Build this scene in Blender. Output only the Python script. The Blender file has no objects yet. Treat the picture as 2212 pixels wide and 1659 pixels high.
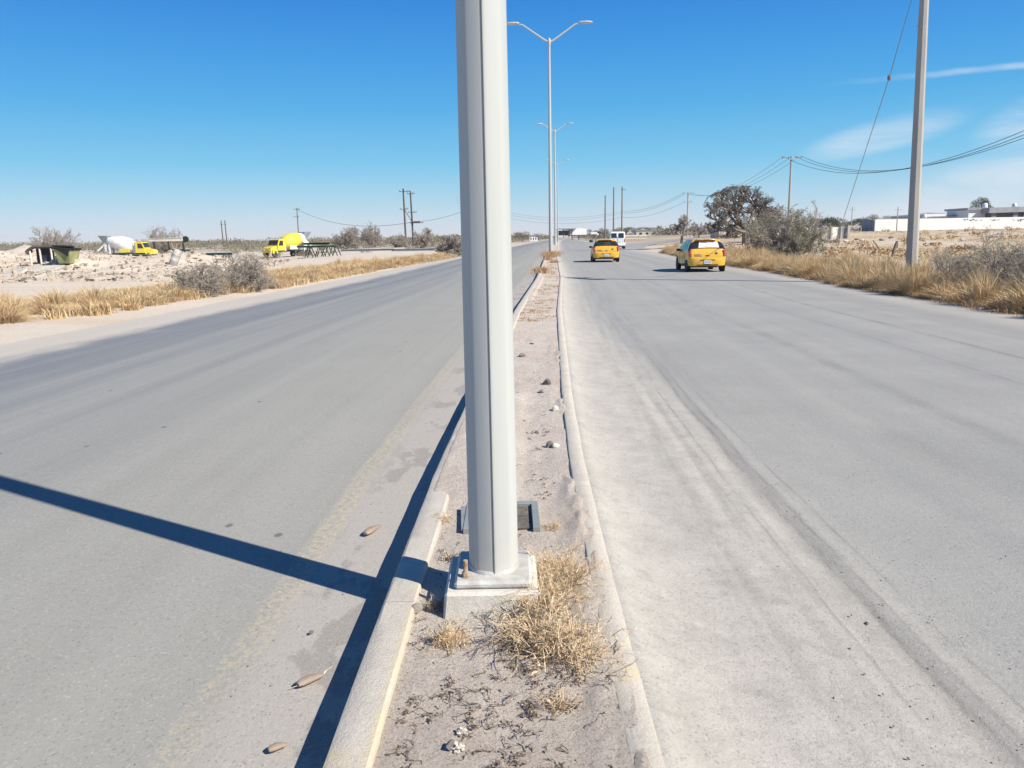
import bpy, math, random
import numpy as np
from mathutils import Vector, Matrix
HAZE = True
random.seed(7); rng = np.random.default_rng(7)
S = bpy.context.scene; COL = S.collection
# ------------------------------------------------------------------ camera model (photo measured on a 2212x1659 view)
F = 1671.; PT = math.radians(10.7); RL = math.radians(1.02); H = 1.62
def ray(u, v):
    x = (u-1106); y = -(v-829.5); c, s = math.cos(RL), math.sin(RL)
    X = (x*c+y*s)/F; Y = (-x*s+y*c)/F
    return (X, math.cos(PT)+Y*math.sin(PT), -math.sin(PT)+Y*math.cos(PT))
def P(u, v, Y):
    r = ray(u, v); t = Y/r[1]; return Vector((r[0]*t, Y, H+r[2]*t))
CY = [-30, 0, 3, 5, 7.3, 16, 29, 58, 68.5, 155, 232, 400, 3000]
CX = [-.2, -.08, -.05, 0, .1, .58, 1.48, 3.1, 3.65, 9.2, 14.3, 26, 230]
def cx(y): return np.interp(y, CY, CX)
def ss(t): t = np.clip(t, 0, 1); return t*t*(3-2*t)
def _h(ix, iy, s):
    n = np.sin(ix*127.1+iy*311.7+s*74.7)*43758.5453
    return n-np.floor(n)
def vn(x, y, s=0):
    x = np.asarray(x, float); y = np.asarray(y, float)
    ix, iy = np.floor(x), np.floor(y); fx, fy = ss(x-ix), ss(y-iy)
    a = _h(ix, iy, s); b = _h(ix+1, iy, s); c = _h(ix, iy+1, s); d = _h(ix+1, iy+1, s)
    return (a*(1-fx)+b*fx)*(1-fy)+(c*(1-fx)+d*fx)*fy
def fbm(x, y, s=0, o=4):
    r = 0; a = .5; t = 0
    for k in range(o):
        r = r+a*vn(np.asarray(x)*2**k, np.asarray(y)*2**k, s+k); t += a; a *= .5
    return r/t
def gz(x, y):
    x = np.asarray(x, float); y = np.asarray(y, float); off = x-cx(y); r = np.hypot(x, y)
    z = 1.55*ss((r-38)/105)*ss((off-10)/30)*(1-.0*r)
    out_r = ss((off-9.6)/3); out_l = ss((-off-8.6)/3)
    z = z+out_r*(.10*fbm(x*.35, y*.35, 3)-.02)+out_l*(.08*fbm(x*.4, y*.4, 5))
    # rubble mounds beyond the left road
    m = ss((-off-14)/5)*ss((y-30)/8)*(1-ss((y-60)/14))
    az = -x/np.maximum(y, 1)
    mz = np.clip(fbm(x*.11, y*.09, 11, 3)-.42, 0, 1)*3.0+.30*fbm(x*.9, y*.9, 12, 3)
    z = z+m*np.clip(mz, 0, .95)*ss((-off-14)/8)*ss((az-.33)/.07)
    for a_, y_, h_, r_ in ((.60, 62, .9, 3.6), (.40, 47, .7, 2.8), (.50, 54, .6, 3.2), (.69, 50, .8, 3.5), (.56, 44, .45, 2.6), (.62, 74, .8, 4)):
        z = z+h_*np.exp(-((x+a_*y_)**2+(y-y_)**2)/(r_*r_))*(.7+.6*fbm(x*.9, y*.9, 13, 3))
    z = z-.85*ss((az*y-14)/20)*ss((y-50)/40)*(1-ss((y-170)/80))*ss((az-.18)/.12)
    far = ss((y-100)/60)*ss((-off-10)/20)
    z = z+far*.35*fbm(x*.03, y*.03, 21)
    z = z-.03*(1-out_r)*(1-out_l)
    return z
_TT = 2.0*1.0025**np.arange(2900)
def G(u, v, zofs=0):
    """first hit of the view ray with the terrain"""
    r = ray(u, v); x, y, z = r[0]*_TT, r[1]*_TT, H+r[2]*_TT; k = np.nonzero(z <= gz(x, y)+zofs)[0]
    k = int(k[0]) if len(k) else len(_TT)-1
    return Vector((float(x[k]), float(y[k]), float(gz(x[k], y[k]))+zofs))
# ------------------------------------------------------------------ objects
def prop(o, label=None, cat=None, group=None, kind=None):
    for k, w in (('label', label), ('category', cat), ('group', group), ('kind', kind)):
        if w: o[k] = w
    return o
def thing(name, label, cat, loc=(0,0,0), rz=0, group=None):
    o = bpy.data.objects.new(name, None); o.empty_display_size = .2
    COL.objects.link(o); o.location = loc; o.rotation_euler = (0,0,rz)
    return prop(o, label, cat, group)
FLAT = {'stone', 'pebble', 'field_stone', 'rubble', 'dark_rubble', 'gravel', 'sand_gravel', 'gutter_gravel', 'crumpled_bag', 'scrap'}
def link_mesh(name, me, mats, parent=None, loc=None, rz=None, smooth=False):
    if not isinstance(mats, (list, tuple)): mats = [mats]
    for m in mats: me.materials.append(m)
    if smooth: me.shade_smooth()
    if name in FLAT: me.shade_flat()
    o = bpy.data.objects.new(name, me); COL.objects.link(o)
    if parent is not None: o.parent = parent
    if loc is not None: o.location = loc
    if rz is not None: o.rotation_euler = (0,0,rz)
    return o
def np_mesh(name, V, Fc):
    """V (n,3); Fc list of (m,k) arrays"""
    me = bpy.data.meshes.new(name); V = np.asarray(V, np.float32)
    if not isinstance(Fc, list): Fc = [Fc]
    Fc = [np.asarray(f, np.int32) for f in Fc if len(f)]
    nl = sum(f.size for f in Fc); nf = sum(len(f) for f in Fc)
    me.vertices.add(len(V)); me.vertices.foreach_set('co', V.ravel())
    me.loops.add(nl); me.polygons.add(nf)
    me.loops.foreach_set('vertex_index', np.concatenate([f.ravel() for f in Fc]))
    st = []; p = 0
    for f in Fc:
        st.append(p+np.arange(len(f))*f.shape[1]); p += f.size
    me.polygons.foreach_set('loop_start', np.concatenate(st).astype(np.int32))
    me.update(calc_edges=True); return me
class MB:
    def __init__(s): s.v = []; s.f = []
    def add(s, vs, fs):
        b = len(s.v); s.v += [tuple(v) for v in vs]; s.f += [tuple(b+i for i in f) for f in fs]; return s
    def box(s, c, d, rot=None, bev=0):
        x, y, z = d[0]/2, d[1]/2, d[2]/2
        if bev <= 0:
            vs = [Vector(p) for p in ((-x,-y,-z),(x,-y,-z),(x,y,-z),(-x,y,-z),(-x,-y,z),(x,-y,z),(x,y,z),(-x,y,z))]
            fs = [(3,2,1,0),(4,5,6,7),(0,1,5,4),(1,2,6,5),(2,3,7,6),(3,0,4,7)]
        else:
            vs = []; b = bev
            for zz, k in ((-z, b), (-z+b, 0), (z-b, 0), (z, b)):
                for px, py in ((-x+k,-y+b+0*k),(-x+b,-y+k),(x-b,-y+k),(x-k,-y+b),(x-k,y-b),(x-b,y-k),(-x+b,y-k),(-x+k,y-b)):
                    vs.append(Vector((px, py, zz)))
            fs = [tuple(reversed(range(8))), tuple(range(24, 32))]
            for r in range(3):
                for i in range(8): fs.append((r*8+i, r*8+(i+1) % 8, r*8+8+(i+1) % 8, r*8+8+i))
        if rot is not None: vs = [rot @ v for v in vs]
        c = Vector(c); return s.add([v+c for v in vs], fs)
    def tube(s, pts, rad, n=8, caps=True):
        pts = [Vector(p) for p in pts]
        if not isinstance(rad, (list, tuple)): rad = [rad]*len(pts)
        vs = []; fs = []; prev = None
        for i, p in enumerate(pts):
            d = (pts[min(i+1, len(pts)-1)]-pts[max(i-1, 0)]).normalized()
            if prev is None:
                a = d.cross(Vector((0,0,1)) if abs(d.z) < .9 else Vector((1,0,0))).normalized()
            else: a = (prev-d*prev.dot(d)).normalized()
            prev = a; b = d.cross(a)
            for k in range(n):
                t = 2*math.pi*k/n; vs.append(p+(a*math.cos(t)+b*math.sin(t))*rad[i])
        for i in range(len(pts)-1):
            for k in range(n): fs.append((i*n+k, i*n+(k+1) % n, (i+1)*n+(k+1) % n, (i+1)*n+k))
        if caps: fs.append(tuple(reversed(range(n)))); fs.append(tuple((len(pts)-1)*n+k for k in range(n)))
        return s.add(vs, fs)
    def lathe(s, prof, M=Matrix(), n=24):
        """prof (r, z)"""
        vs = []; fs = []
        for r, z in prof:
            for k in range(n):
                t = 2*math.pi*k/n; vs.append(M @ Vector((r*math.cos(t), r*math.sin(t), z)))
        for i in range(len(prof)-1):
            for k in range(n): fs.append((i*n+k, i*n+(k+1) % n, (i+1)*n+(k+1) % n, (i+1)*n+k))
        fs.append(tuple(reversed(range(n)))); fs.append(tuple((len(prof)-1)*n+k for k in range(n)))
        return s.add(vs, fs)
    def prism(s, poly, y0, y1, axis='y'):
        """poly in (a, z) extruded along axis"""
        n = len(poly)
        m = (lambda a, z, y: (a, y, z)) if axis == 'y' else (lambda a, z, y: (y, a, z)) if axis == 'x' else (lambda a, z, y: (a, z, y))
        vs = [m(a, z, y0) for a, z in poly]+[m(a, z, y1) for a, z in poly]
        fs = [tuple(range(n)), tuple(reversed(range(n, 2*n)))]+[(i, n+i, n+(i+1) % n, (i+1) % n) for i in range(n)]
        return s.add(vs, fs)
    def build(s, name, m, parent=None, smooth=False, loc=None, rz=None, fixn=True):
        me = bpy.data.meshes.new(name); me.from_pydata(s.v, [], s.f); me.update()
        if fixn:
            import bmesh
            bm = bmesh.new(); bm.from_mesh(me); bmesh.ops.recalc_face_normals(bm, faces=bm.faces); bm.to_mesh(me); bm.free()
        o = link_mesh(name, me, m, parent, loc, rz)
        if smooth:
            me.shade_smooth()
            try: me.set_sharp_from_angle(angle=math.radians(38))
            except Exception: pass
        return o
def copy_tree(o, parent=None):
    c = o.copy(); COL.objects.link(c)
    if parent is not None: c.parent = parent
    for ch in [k for k in bpy.data.objects if k.parent == o]: copy_tree(ch, c)
    return c
# ------------------------------------------------------------------ materials
class N:
    def __init__(s, name, rough=.8, metal=0., spec=.5):
        s.m = bpy.data.materials.new(name); s.m.use_nodes = True; s.t = s.m.node_tree; s.n = s.t.nodes; s.l = s.t.links
        s.b = s.n['Principled BSDF']; s.b.inputs['Roughness'].default_value = rough; s.b.inputs['Metallic'].default_value = metal
        s.b.inputs['Specular IOR Level'].default_value = spec
        s.tc = s.n.new('ShaderNodeTexCoord')
    def setin(s, i, v):
        if hasattr(v, 'is_linked') or isinstance(v, bpy.types.NodeSocket): s.l.new(v, i)
        elif isinstance(v, (tuple, list)) and len(v) == 3 and i.type == 'RGBA': i.default_value = (*v, 1)
        else: i.default_value = v
    def obj(s): return s.tc.outputs['Object']
    def uv(s): return s.tc.outputs['UV']
    def geo(s):
        g = s.n.new('ShaderNodeNewGeometry'); return g.outputs['Position']
    def scale(s, vec, sc):
        m = s.n.new('ShaderNodeMapping'); s.l.new(vec, m.inputs[0]); m.inputs['Scale'].default_value = sc; return m.outputs[0]
    def noise(s, vec, scale, detail=3, rough=.55, dist=0, col=False):
        n = s.n.new('ShaderNodeTexNoise'); s.l.new(vec, n.inputs['Vector'])
        n.inputs['Scale'].default_value = scale; n.inputs['Detail'].default_value = detail
        n.inputs['Roughness'].default_value = rough; n.inputs['Distortion'].default_value = dist
        return n.outputs['Color' if col else 'Fac']
    def vor(s, vec, scale, out='Distance', feature='F1', rnd=1):
        n = s.n.new('ShaderNodeTexVoronoi'); n.feature = feature; s.l.new(vec, n.inputs['Vector'])
        n.inputs['Scale'].default_value = scale; n.inputs['Randomness'].default_value = rnd; return n.outputs[out]
    def mr(s, f, a, b, c=0, d=1, smooth=False):
        n = s.n.new('ShaderNodeMapRange'); s.setin(n.inputs[0], f)
        n.interpolation_type = 'SMOOTHSTEP' if smooth else 'LINEAR'
        for i, v in enumerate((a, b, c, d)): n.inputs[i+1].default_value = v
        return n.outputs[0]
    def math(s, op, a, b=0.):
        n = s.n.new('ShaderNodeMath'); n.operation = op; s.setin(n.inputs[0], a); s.setin(n.inputs[1], b); return n.outputs[0]
    def mix(s, f, a, b, mode='MIX'):
        n = s.n.new('ShaderNodeMix'); n.data_type = 'RGBA'; n.blend_type = mode
        s.setin(n.inputs[0], f); s.setin(n.inputs[6], a); s.setin(n.inputs[7], b); return n.outputs[2]
    def sep(s, vec):
        n = s.n.new('ShaderNodeSeparateXYZ'); s.l.new(vec, n.inputs[0]); return n.outputs
    def color(s, c): s.setin(s.b.inputs['Base Color'], c); return s
    def bump(s, h, strength=.3, dist=.01):
        n = s.n.new('ShaderNodeBump'); n.inputs['Strength'].default_value = strength; n.inputs['Distance'].default_value = dist
        s.setin(n.inputs['Height'], h); s.l.new(n.outputs[0], s.b.inputs['Normal']); return s
def simple(name, c1, c2=None, scale=5, rough=.7, metal=0, bump=0, bs=40, detail=4, lo=.35, hi=.65, spec=.4):
    n = N(name, rough, metal, spec)
    if c2 is None: c2 = tuple(k*.8 for k in c1)
    f = n.mr(n.noise(n.obj(), scale, detail), lo, hi)
    n.color(n.mix(f, c1, c2))
    if bump: n.bump(n.noise(n.obj(), bs, 4), bump, .01)
    return n.m
M = {}
# dust-coloured soil shared by ground, verge and median
SOIL1, SOIL2, SOIL3 = (.63,.55,.46), (.50,.43,.355), (.69,.61,.52)
def soil_color(n, vec, far=False):
    a = n.mr(n.noise(vec, .35, 5, .6), .35, .65); b = n.mr(n.noise(vec, 9, 5, .65), .3, .7)
    c = n.mix(a, SOIL1, SOIL3); c = n.mix(n.math('MULTIPLY', b, .45), c, SOIL2)
    fine = n.mr(n.noise(vec, 220, 2, .6), .58, .72); c = n.mix(n.math('MULTIPLY', fine, .2), c, (.22,.18,.15))
    return c
def m_ground():
    n = N('dry_earth', .95, 0, .15); p = n.geo(); c = soil_color(n, p)
    s = n.sep(p)
    d = n.math('SQRT', n.math('ADD', n.math('MULTIPLY', s[0], s[0]), n.math('MULTIPLY', s[1], s[1])))
    streak = n.noise(n.scale(p, (.05, .4, .2)), 1, 6, .65)
    c = n.mix(n.mr(streak, .50, .64, 0, .4), c, (.56,.43,.28))
    gold = n.math('MULTIPLY', n.mr(s[0], 12, 22), n.mr(n.noise(n.scale(p, (.10, .22, 1)), 1, 7, .7), .36, .56)); c = n.mix(n.math('MULTIPLY', gold, .75), c, (.46,.345,.20))
    scrub = n.math('MULTIPLY', n.mr(n.noise(n.scale(p, (.02, .06, 1)), 1, 6, .7), .42, .6), n.mr(d, 110, 300))
    c = n.mix(scrub, c, (.20,.17,.115))
    c = n.mix(n.mr(n.noise(p, 2.4, 8, .8), .54, .68, 0, .18), c, (.36,.30,.24)); n.color(c); n.bump(n.noise(p, 6, 8, .8), .5, .08); return n.m
M['ground'] = m_ground()
def m_asphalt(left):
    n = N('asphalt_left' if left else 'asphalt_right', .82, 0, .25)
    uv = n.uv(); s = n.sep(uv); u = s[0]; p = n.geo()
    agg = n.noise(p, 260, 2, .7); agg2 = n.vor(p, 140, 'Color'); blot = n.mr(n.noise(p, .7, 6, .6), .35, .65)
    if left:
        edge = n.mr(n.math('ADD', u, n.math('MULTIPLY', n.noise(n.scale(uv, (1, .12, 1)), 1.3, 4), .8)), -6.2, -1.8, 0, 1)
        c = n.mix(edge, (.165,.185,.215), (.335,.33,.298))
        c = n.mix(n.math('MULTIPLY', blot, .25), c, (.25,.242,.225))
        tr = n.mr(n.noise(n.scale(uv, (1.6, .03, 1)), 1, 4, .6), .4, .62); c = n.mix(n.math('MULTIPLY', tr, .45), c, (.38,.37,.34)); tr2 = n.mr(n.noise(n.scale(uv, (2.4, .02, 1)), 1.7, 4, .6), .54, .70); c = n.mix(n.math('MULTIPLY', tr2, .18), c, (.21,.21,.205))
        # dark spots of oil and patched pits
        sp = n.mr(n.vor(n.scale(uv, (1, .7, 1)), 2.6), .045, .07, 1, 0); c = n.mix(n.math('MULTIPLY', sp, .8), c, (.12,.115,.11))
        # gutter between yellow line and kerb : pale cement with dark worn patches
        gut = n.mr(n.math('ADD', u, n.math('MULTIPLY', n.noise(uv, 4, 5), .12)), -.98, -.86)
        c = n.mix(n.math('MULTIPLY', gut, .75), c, (.45,.415,.375))
        worn = n.mr(n.noise(n.scale(uv, (1, .45, 1)), 2.6, 6, .6), .53, .56)
        worn = n.math('MULTIPLY', worn, n.mr(u, -1.0, -.85)); c = n.mix(n.math('MULTIPLY', worn, .6), c, (.27,.25,.23))
        dust = n.mr(n.math('ADD', u, n.math('MULTIPLY', n.noise(n.scale(uv, (1, .3, 1)), 2.2, 5), 1.0)), -7.55, -6.65, 1, 0, True)
        c = n.mix(dust, c, n.mix(.55, soil_color(n, p), (.46,.44,.40)))
        # worn yellow edge line
        uo = n.math('ADD', u, n.math('MULTIPLY', n.math('SUBTRACT', n.noise(uv, .5, 2), .5), .10))
        ln = n.math('MULTIPLY', n.mr(uo, -1.13, -1.10), n.mr(uo, -.99, -.955, 1, 0))
        wear = n.mr(n.noise(p, 30, 6, .8), .44, .60); wear2 = n.mr(n.noise(n.scale(uv, (1, .5, 1)), 1.2, 3), .3, .6, .35, 1)
        c = n.mix(n.math('MULTIPLY', n.math('MULTIPLY', ln, wear), n.math('MULTIPLY', wear2, .75)), c, (.58,.49,.335))
    else:
        c = n.mix(blot, (.33,.327,.308), (.375,.37,.345))
        tr = n.mr(n.noise(n.scale(uv, (1.1, .012, 1)), 1, 5, .6), .42, .60); c = n.mix(n.math('MULTIPLY', tr, .45), c, (.27,.27,.275))
        # thin curved tyre marks
        for a, w, k in ((6.1, .03, .4), (5.1, .02, .25), (3.6, .05, .25)):
            uo = n.math('ADD', u, n.math('MULTIPLY', n.noise(n.scale(uv, (0, .045, 1)), 1, 1), 1.6))
            t = n.mr(n.math('ABSOLUTE', n.math('SUBTRACT', uo, a+.8)), w, w*2.5, k, 0)
            c = n.mix(n.math('MULTIPLY', t, n.mr(n.noise(uv, 1.5, 5), .35, .6)), c, (.14,.14,.145))
        sp = n.mr(n.vor(n.scale(uv, (.8, .25, 1)), .8), .06, .16, 1, 0); c = n.mix(n.math('MULTIPLY', sp, .22), c, (.2,.195,.19))
        # drifted sand along the median, tyre grooves in it
        wv = n.math('MULTIPLY', n.math('SUBTRACT', n.noise(n.scale(uv, (.6, .25, 1)), 1, 3), .5), .25)
        uo = n.math('ADD', u, wv)
        sv = n.sep(uv)[1]; wd = n.mr(sv, 3, 16, 0, .75); ug = n.math('ADD', uo, wd); sand = n.math('MULTIPLY', n.mr(ug, 1.35, 2.2, 1, 0, True), n.mr(sv, 16, 60, 1, .55))
        sc = n.mix(n.mr(n.noise(p, 3.5, 6, .65), .35, .65), (.445,.418,.372), (.525,.495,.445))
        sc = n.mix(n.mr(n.noise(p, 12, 6, .7), .5, .68, 0, .40), sc, (.33,.31,.275)); sc = n.mix(n.mr(n.noise(p, 45, 5, .85), .53, .68, 0, .45), sc, (.26,.24,.215)); sc = n.mix(n.mr(n.noise(p, 4.5, 4, .6, .8), .56, .70, 0, .35), sc, (.30,.285,.26))
        c = n.mix(sand, c, sc)
        band = n.math('MULTIPLY', n.mr(uo, 1.46, 1.54), n.mr(uo, 1.64, 1.67, 1, 0))
        bandn = n.mr(n.noise(n.scale(uv, (9, .5, 1)), 1, 5, .7), .35, .6); band = n.math('MULTIPLY', band, n.mr(sv, 6, 14, 1, 0)); c = n.mix(n.math('MULTIPLY', band, n.math('MULTIPLY', bandn, .45)), c, (.30,.28,.25))
        for a, w, k in ((1.40, .006, .55), (1.585, .010, .75), (1.66, .006, .6), (1.30, .02, .3), (1.78, .005, .5), (1.12, .025, .25)):
            uw = n.math('ADD', u, n.math('MULTIPLY', n.math('SUBTRACT', n.noise(n.scale(uv, (.2, .3, 1)), 1+a, 4, .6), .5), .10))
            tl = n.math('MULTIPLY', n.mr(n.math('ABSOLUTE', n.math('SUBTRACT', uw, a)), w, w*2.4, k, 0), n.mr(n.noise(n.scale(uv, (6, .9, 1)), 1.3, 5, .7), .38, .56))
            c = n.mix(n.math('MULTIPLY', tl, n.mr(sv, 7, 14, .75, 0)), c, (.19,.18,.165))
        b2 = n.math('MULTIPLY', n.mr(n.noise(n.scale(uv, (5, .16, 1)), 1, 5, .65), .52, .66), n.mr(u, .8, 1.2)); b2 = n.math('MULTIPLY', b2, n.mr(u, 1.7, 2.4, 1, 0))
        c = n.mix(n.math('MULTIPLY', b2, .5), c, (.30,.29,.28))
        dust = n.mr(n.math('SUBTRACT', u, n.math('MULTIPLY', n.noise(n.scale(uv, (1, .2, 1)), 1.5, 5), 1.6)), 6.6, 8.6, 0, .95, True)
        c = n.mix(dust, c, (.46,.435,.39))
    g1 = n.noise(p, 110, 3, .85); g2 = n.noise(p, 34, 4, .8); g3 = n.sep(n.vor(p, 120, 'Color'))
    c = n.mix(n.mr(g1, .50, .68, 0, .20), c, (.16,.158,.15)); c = n.mix(n.mr(g3[0], .90, .98, 0, .25), c, (.62,.59,.54)); c = n.mix(n.mr(g3[1], .92, .98, 0, .35), c, (.14,.135,.13))
    c = n.mix(n.mr(g2, .52, .72, 0, .14), c, (.18,.176,.168)); c = n.mix(n.mr(g2, .30, .46, .12, 0), c, (.55,.53,.49))
    n.color(c); n.bump(n.math('ADD', n.noise(p, 90, 4, .85), n.noise(p, 22, 4, .8)), .38 if left else .5, .008); return n.m
M['roadL'] = m_asphalt(True); M['roadR'] = m_asphalt(False)
def m_median():
    n = N('median_soil', .95, 0, .1); p = n.geo(); a = n.mr(n.noise(p, 2.2, 6, .65), .35, .65)
    c = n.mix(a, (.60,.53,.46), (.70,.625,.545))
    pk = n.mr(n.noise(p, .8, 4), .45, .65); c = n.mix(n.math('MULTIPLY', pk, .45), c, (.56,.44,.36))
    s = n.sep(p); far = n.math('MULTIPLY', n.mr(s[1], 12, 30), n.mr(n.noise(n.scale(p, (2, .7, 1)), 1.2, 6, .7), .42, .6)); c = n.mix(n.math('MULTIPLY', far, .5), c, (.50,.37,.25))
    g = n.vor(p, 160, 'Color'); gs = n.sep(g); c = n.mix(n.mr(gs[0], .72, .9, 0, .45), c, (.20,.175,.16)); c = n.mix(n.mr(gs[1], .8, .95, 0, .4), c, (.68,.63,.57))
    c = n.mix(n.mr(n.noise(p, 320, 2, .8), .58, .75, 0, .4), c, (.17,.15,.14))
    c = n.mix(n.mr(n.noise(p, 55, 5, .85), .52, .70, 0, .36), c, (.24,.205,.175)); c = n.mix(n.mr(n.noise(p, 14, 5, .75), .54, .72, 0, .25), c, (.28,.235,.195))
    n.color(c); n.bump(n.math('ADD', n.noise(p, 80, 6, .85), n.noise(p, 18, 4, .7)), 1.0, .012); return n.m
M['median'] = m_median()
def m_kerb(side):
    n = N('kerb_concrete', .9, 0, .2); p = n.geo(); uv = n.uv(); s = n.sep(uv)
    c = n.mix(n.mr(n.noise(p, 3, 6, .65), .35, .65), (.52,.48,.415), (.62,.57,.50))
    c = n.mix(n.mr(n.noise(p, 260, 2, .8), .56, .75, 0, .45), c, (.24,.22,.2))
    c = n.mix(n.mr(n.noise(p, 22, 5, .7), .58, .72, 0, .35), c, (.34,.31,.28))
    c = n.mix(n.mr(n.noise(p, 70, 4, .85), .54, .70, 0, .45), c, (.26,.235,.20))
    # joints
    j = n.math('ABSOLUTE', n.math('SUBTRACT', n.math('FRACT', n.math('DIVIDE', n.math('ADD', s[1], -2.02 if side < 0 else .3), 1.9)), .5))
    c = n.mix(n.mr(n.math('ADD', j, n.math('MULTIPLY', n.noise(p, 60, 3), .002)), .0, .0035, .75, 0), c, (.14,.13,.12))
    # worn yellow paint : along the inner edge, and full width in short bands
    yl = n.mr(n.noise(n.scale(uv, (1, .6, 1)), 9, 5, .7), .40, .62)
    inner = n.mr(n.math('ADD', s[0], n.math('MULTIPLY', n.noise(uv, 6, 3), .02)), .118, .132) if side < 0 else n.mr(n.math('ADD', s[0], n.math('MULTIPLY', n.noise(uv, 6, 3), .02)), .03, .02)
    near = n.mr(s[1], 2.6, 3.5, 1, .0)
    f = n.math('MULTIPLY', n.math('MULTIPLY', inner, near), n.mr(yl, 0, 1, .25, .8))
    bandy = n.mr(n.math('ABSOLUTE', n.math('SUBTRACT', s[1], 1.93 if side < 0 else 2.42)), .10 if side < 0 else .035, .13 if side < 0 else .06, 1, 0)
    f = n.math('MAXIMUM', f, n.math('MULTIPLY', bandy, n.math('MULTIPLY', yl, .9)))
    c = n.mix(n.math('MULTIPLY', f, .62), c, (.68,.55,.29))
    n.color(c); n.bump(n.math('ADD', n.noise(p, 90, 5, .8), n.noise(p, 14, 4, .7)), .7, .008); return n.m
M['kerbL'] = m_kerb(-1); M['kerbR'] = m_kerb(1)
def m_polepaint():
    n = N('painted_steel', .55, .0, .3); p = n.obj(); s = n.sep(p)
    c = n.mix(n.mr(n.noise(n.scale(p, (14, 14, .5)), 1, 5), .35, .65), (.43,.445,.435), (.475,.485,.47))
    low = n.math('MULTIPLY', n.mr(s[2], .02, .30, 1, 0), n.mr(n.noise(p, 24, 5, .7), .35, .6)); c = n.mix(n.math('MULTIPLY', low, .55), c, (.52,.49,.43))
    c = n.mix(n.mr(n.noise(n.scale(p, (60, 60, 22)), 1, 3, .7), .70, .76, 0, .6), c, (.4,.35,.3))
    n.color(c); return n.m
M['polepaint'] = m_polepaint()
M['seam'] = simple('seam_dark', (.17,.175,.18), (.22,.22,.22), 20)
M['galv'] = simple('galvanised_steel', (.55,.57,.58), (.45,.46,.47), 4, .4, .3)
M['concrete'] = simple('footing_concrete', (.52,.49,.44), (.42,.39,.345), 9, .9, 0, .5, 90)
def m_footing():
    n = N('footing_weathered', .92, 0, .2); p = n.obj(); s = n.sep(p)
    c = n.mix(n.mr(n.noise(p, 8, 6, .7), .35, .65), (.68,.655,.60), (.58,.55,.49))
    st = n.math('MULTIPLY', n.mr(s[2], .085, .03, 0, 1), n.mr(n.noise(p, 7, 5, .7), .42, .58)); c = n.mix(n.math('MULTIPLY', st, .6), c, (.36,.34,.22))
    c = n.mix(n.mr(n.noise(p, 130, 3, .8), .60, .72, 0, .6), c, (.25,.23,.2)); n.color(c); n.bump(n.noise(p, 60, 6, .75), .6, .008); return n.m
M['footing'] = m_footing()
M['plate'] = simple('base_plate_paint', (.56,.555,.53), (.40,.385,.35), 14, .6, 0, .25, 60)
M['rust'] = simple('rusty_bolt', (.33,.19,.10), (.50,.42,.34), 60, .8, .2, .3)
M['framegrey'] = simple('grey_frame_paint', (.27,.29,.285), (.22,.24,.24), 12, .6)
M['pit'] = simple('pit_soil', (.22,.19,.15), (.10,.09,.08), 20, .95, 0, .8, 60)
M['wood'] = simple('weathered_wood', (.23,.19,.155), (.15,.125,.105), 3, .9)
M['wooddark'] = simple('dark_wood_pole', (.13,.105,.09), (.09,.075,.065), 3, .9)
def m_cpole():
    n = N('pole_concrete', .85, 0, .25); p = n.obj()
    c = n.mix(n.mr(n.noise(n.scale(p, (3, 3, .5)), 1, 6, .65), .35, .65), (.43,.415,.385), (.35,.335,.31))
    c = n.mix(n.mr(n.noise(p, 50, 4, .7), .6, .74, 0, .5), c, (.28,.26,.24)); n.color(c); n.bump(n.noise(p, 60, 4), .3, .01); return n.m
M['cpole'] = m_cpole()
M['wire'] = simple('black_cable', (.03,.03,.032), None, 5, .6)
M['wiregrey'] = simple('grey_cable', (.22,.23,.24), None, 5, .6)
M['insul'] = simple('ceramic_insulator', (.22,.2,.19), (.16,.14,.13), 5, .3)
def straw(name, cs, gs=.6, fs=35):
    n = N(name, .8, 0, .15); p = n.geo(); f = n.noise(p, fs, 2, .8); g = n.noise(p, gs, 3)
    c = n.mix(n.mr(f, .35, .65), cs[0], cs[1]); c = n.mix(n.mr(g, .4, .62, 0, .8), c, cs[2]); n.color(c)
    n.b.inputs['Subsurface Weight'].default_value = 0
    return n.m
M['straw'] = straw('straw_grass', ((.76,.58,.33), (.52,.365,.20), (.58,.46,.30)))
M['strawb'] = straw('straw_brown', ((.52,.34,.17), (.34,.215,.12), (.46,.33,.21)))
M['weed'] = straw('dry_weed_stem', ((.95,.84,.62), (.40,.27,.17), (.68,.50,.31)), 11, 60)
M['litter'] = straw('dark_litter', ((.20,.155,.125), (.10,.08,.065), (.30,.22,.16)), 20, 60)
M['weedgrey'] = straw('dead_twig', ((.42,.34,.27), (.22,.175,.14), (.33,.265,.21)))
M['bark'] = straw('bark', ((.20,.17,.15), (.13,.108,.095), (.24,.205,.18)))
M['twig'] = straw('grey_twigs', ((.42,.375,.325), (.26,.23,.20), (.36,.315,.27)))
M['olive'] = straw('olive_leaves', ((.155,.155,.095), (.10,.105,.065), (.21,.195,.13)))
M['sage'] = straw('sage_leaves', ((.31,.30,.215), (.18,.175,.13), (.38,.355,.27)))
M['evergreen'] = straw('dark_leaves', ((.055,.07,.04), (.035,.048,.03), (.08,.09,.055)))
M['scrub'] = straw('far_scrub', ((.22,.20,.15), (.15,.14,.105), (.28,.25,.18)))
M['rock'] = simple('grey_stone', (.34,.31,.28), (.24,.22,.20), 9, .9, 0, .6, 40)
M['rockw'] = simple('white_stone', (.66,.62,.56), (.46,.42,.37), 60, .9, 0, 1.0, 90)
M['rockd'] = simple('dark_stone', (.13,.12,.115), (.19,.17,.155), 9, .9, 0, .5, 40)
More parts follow.
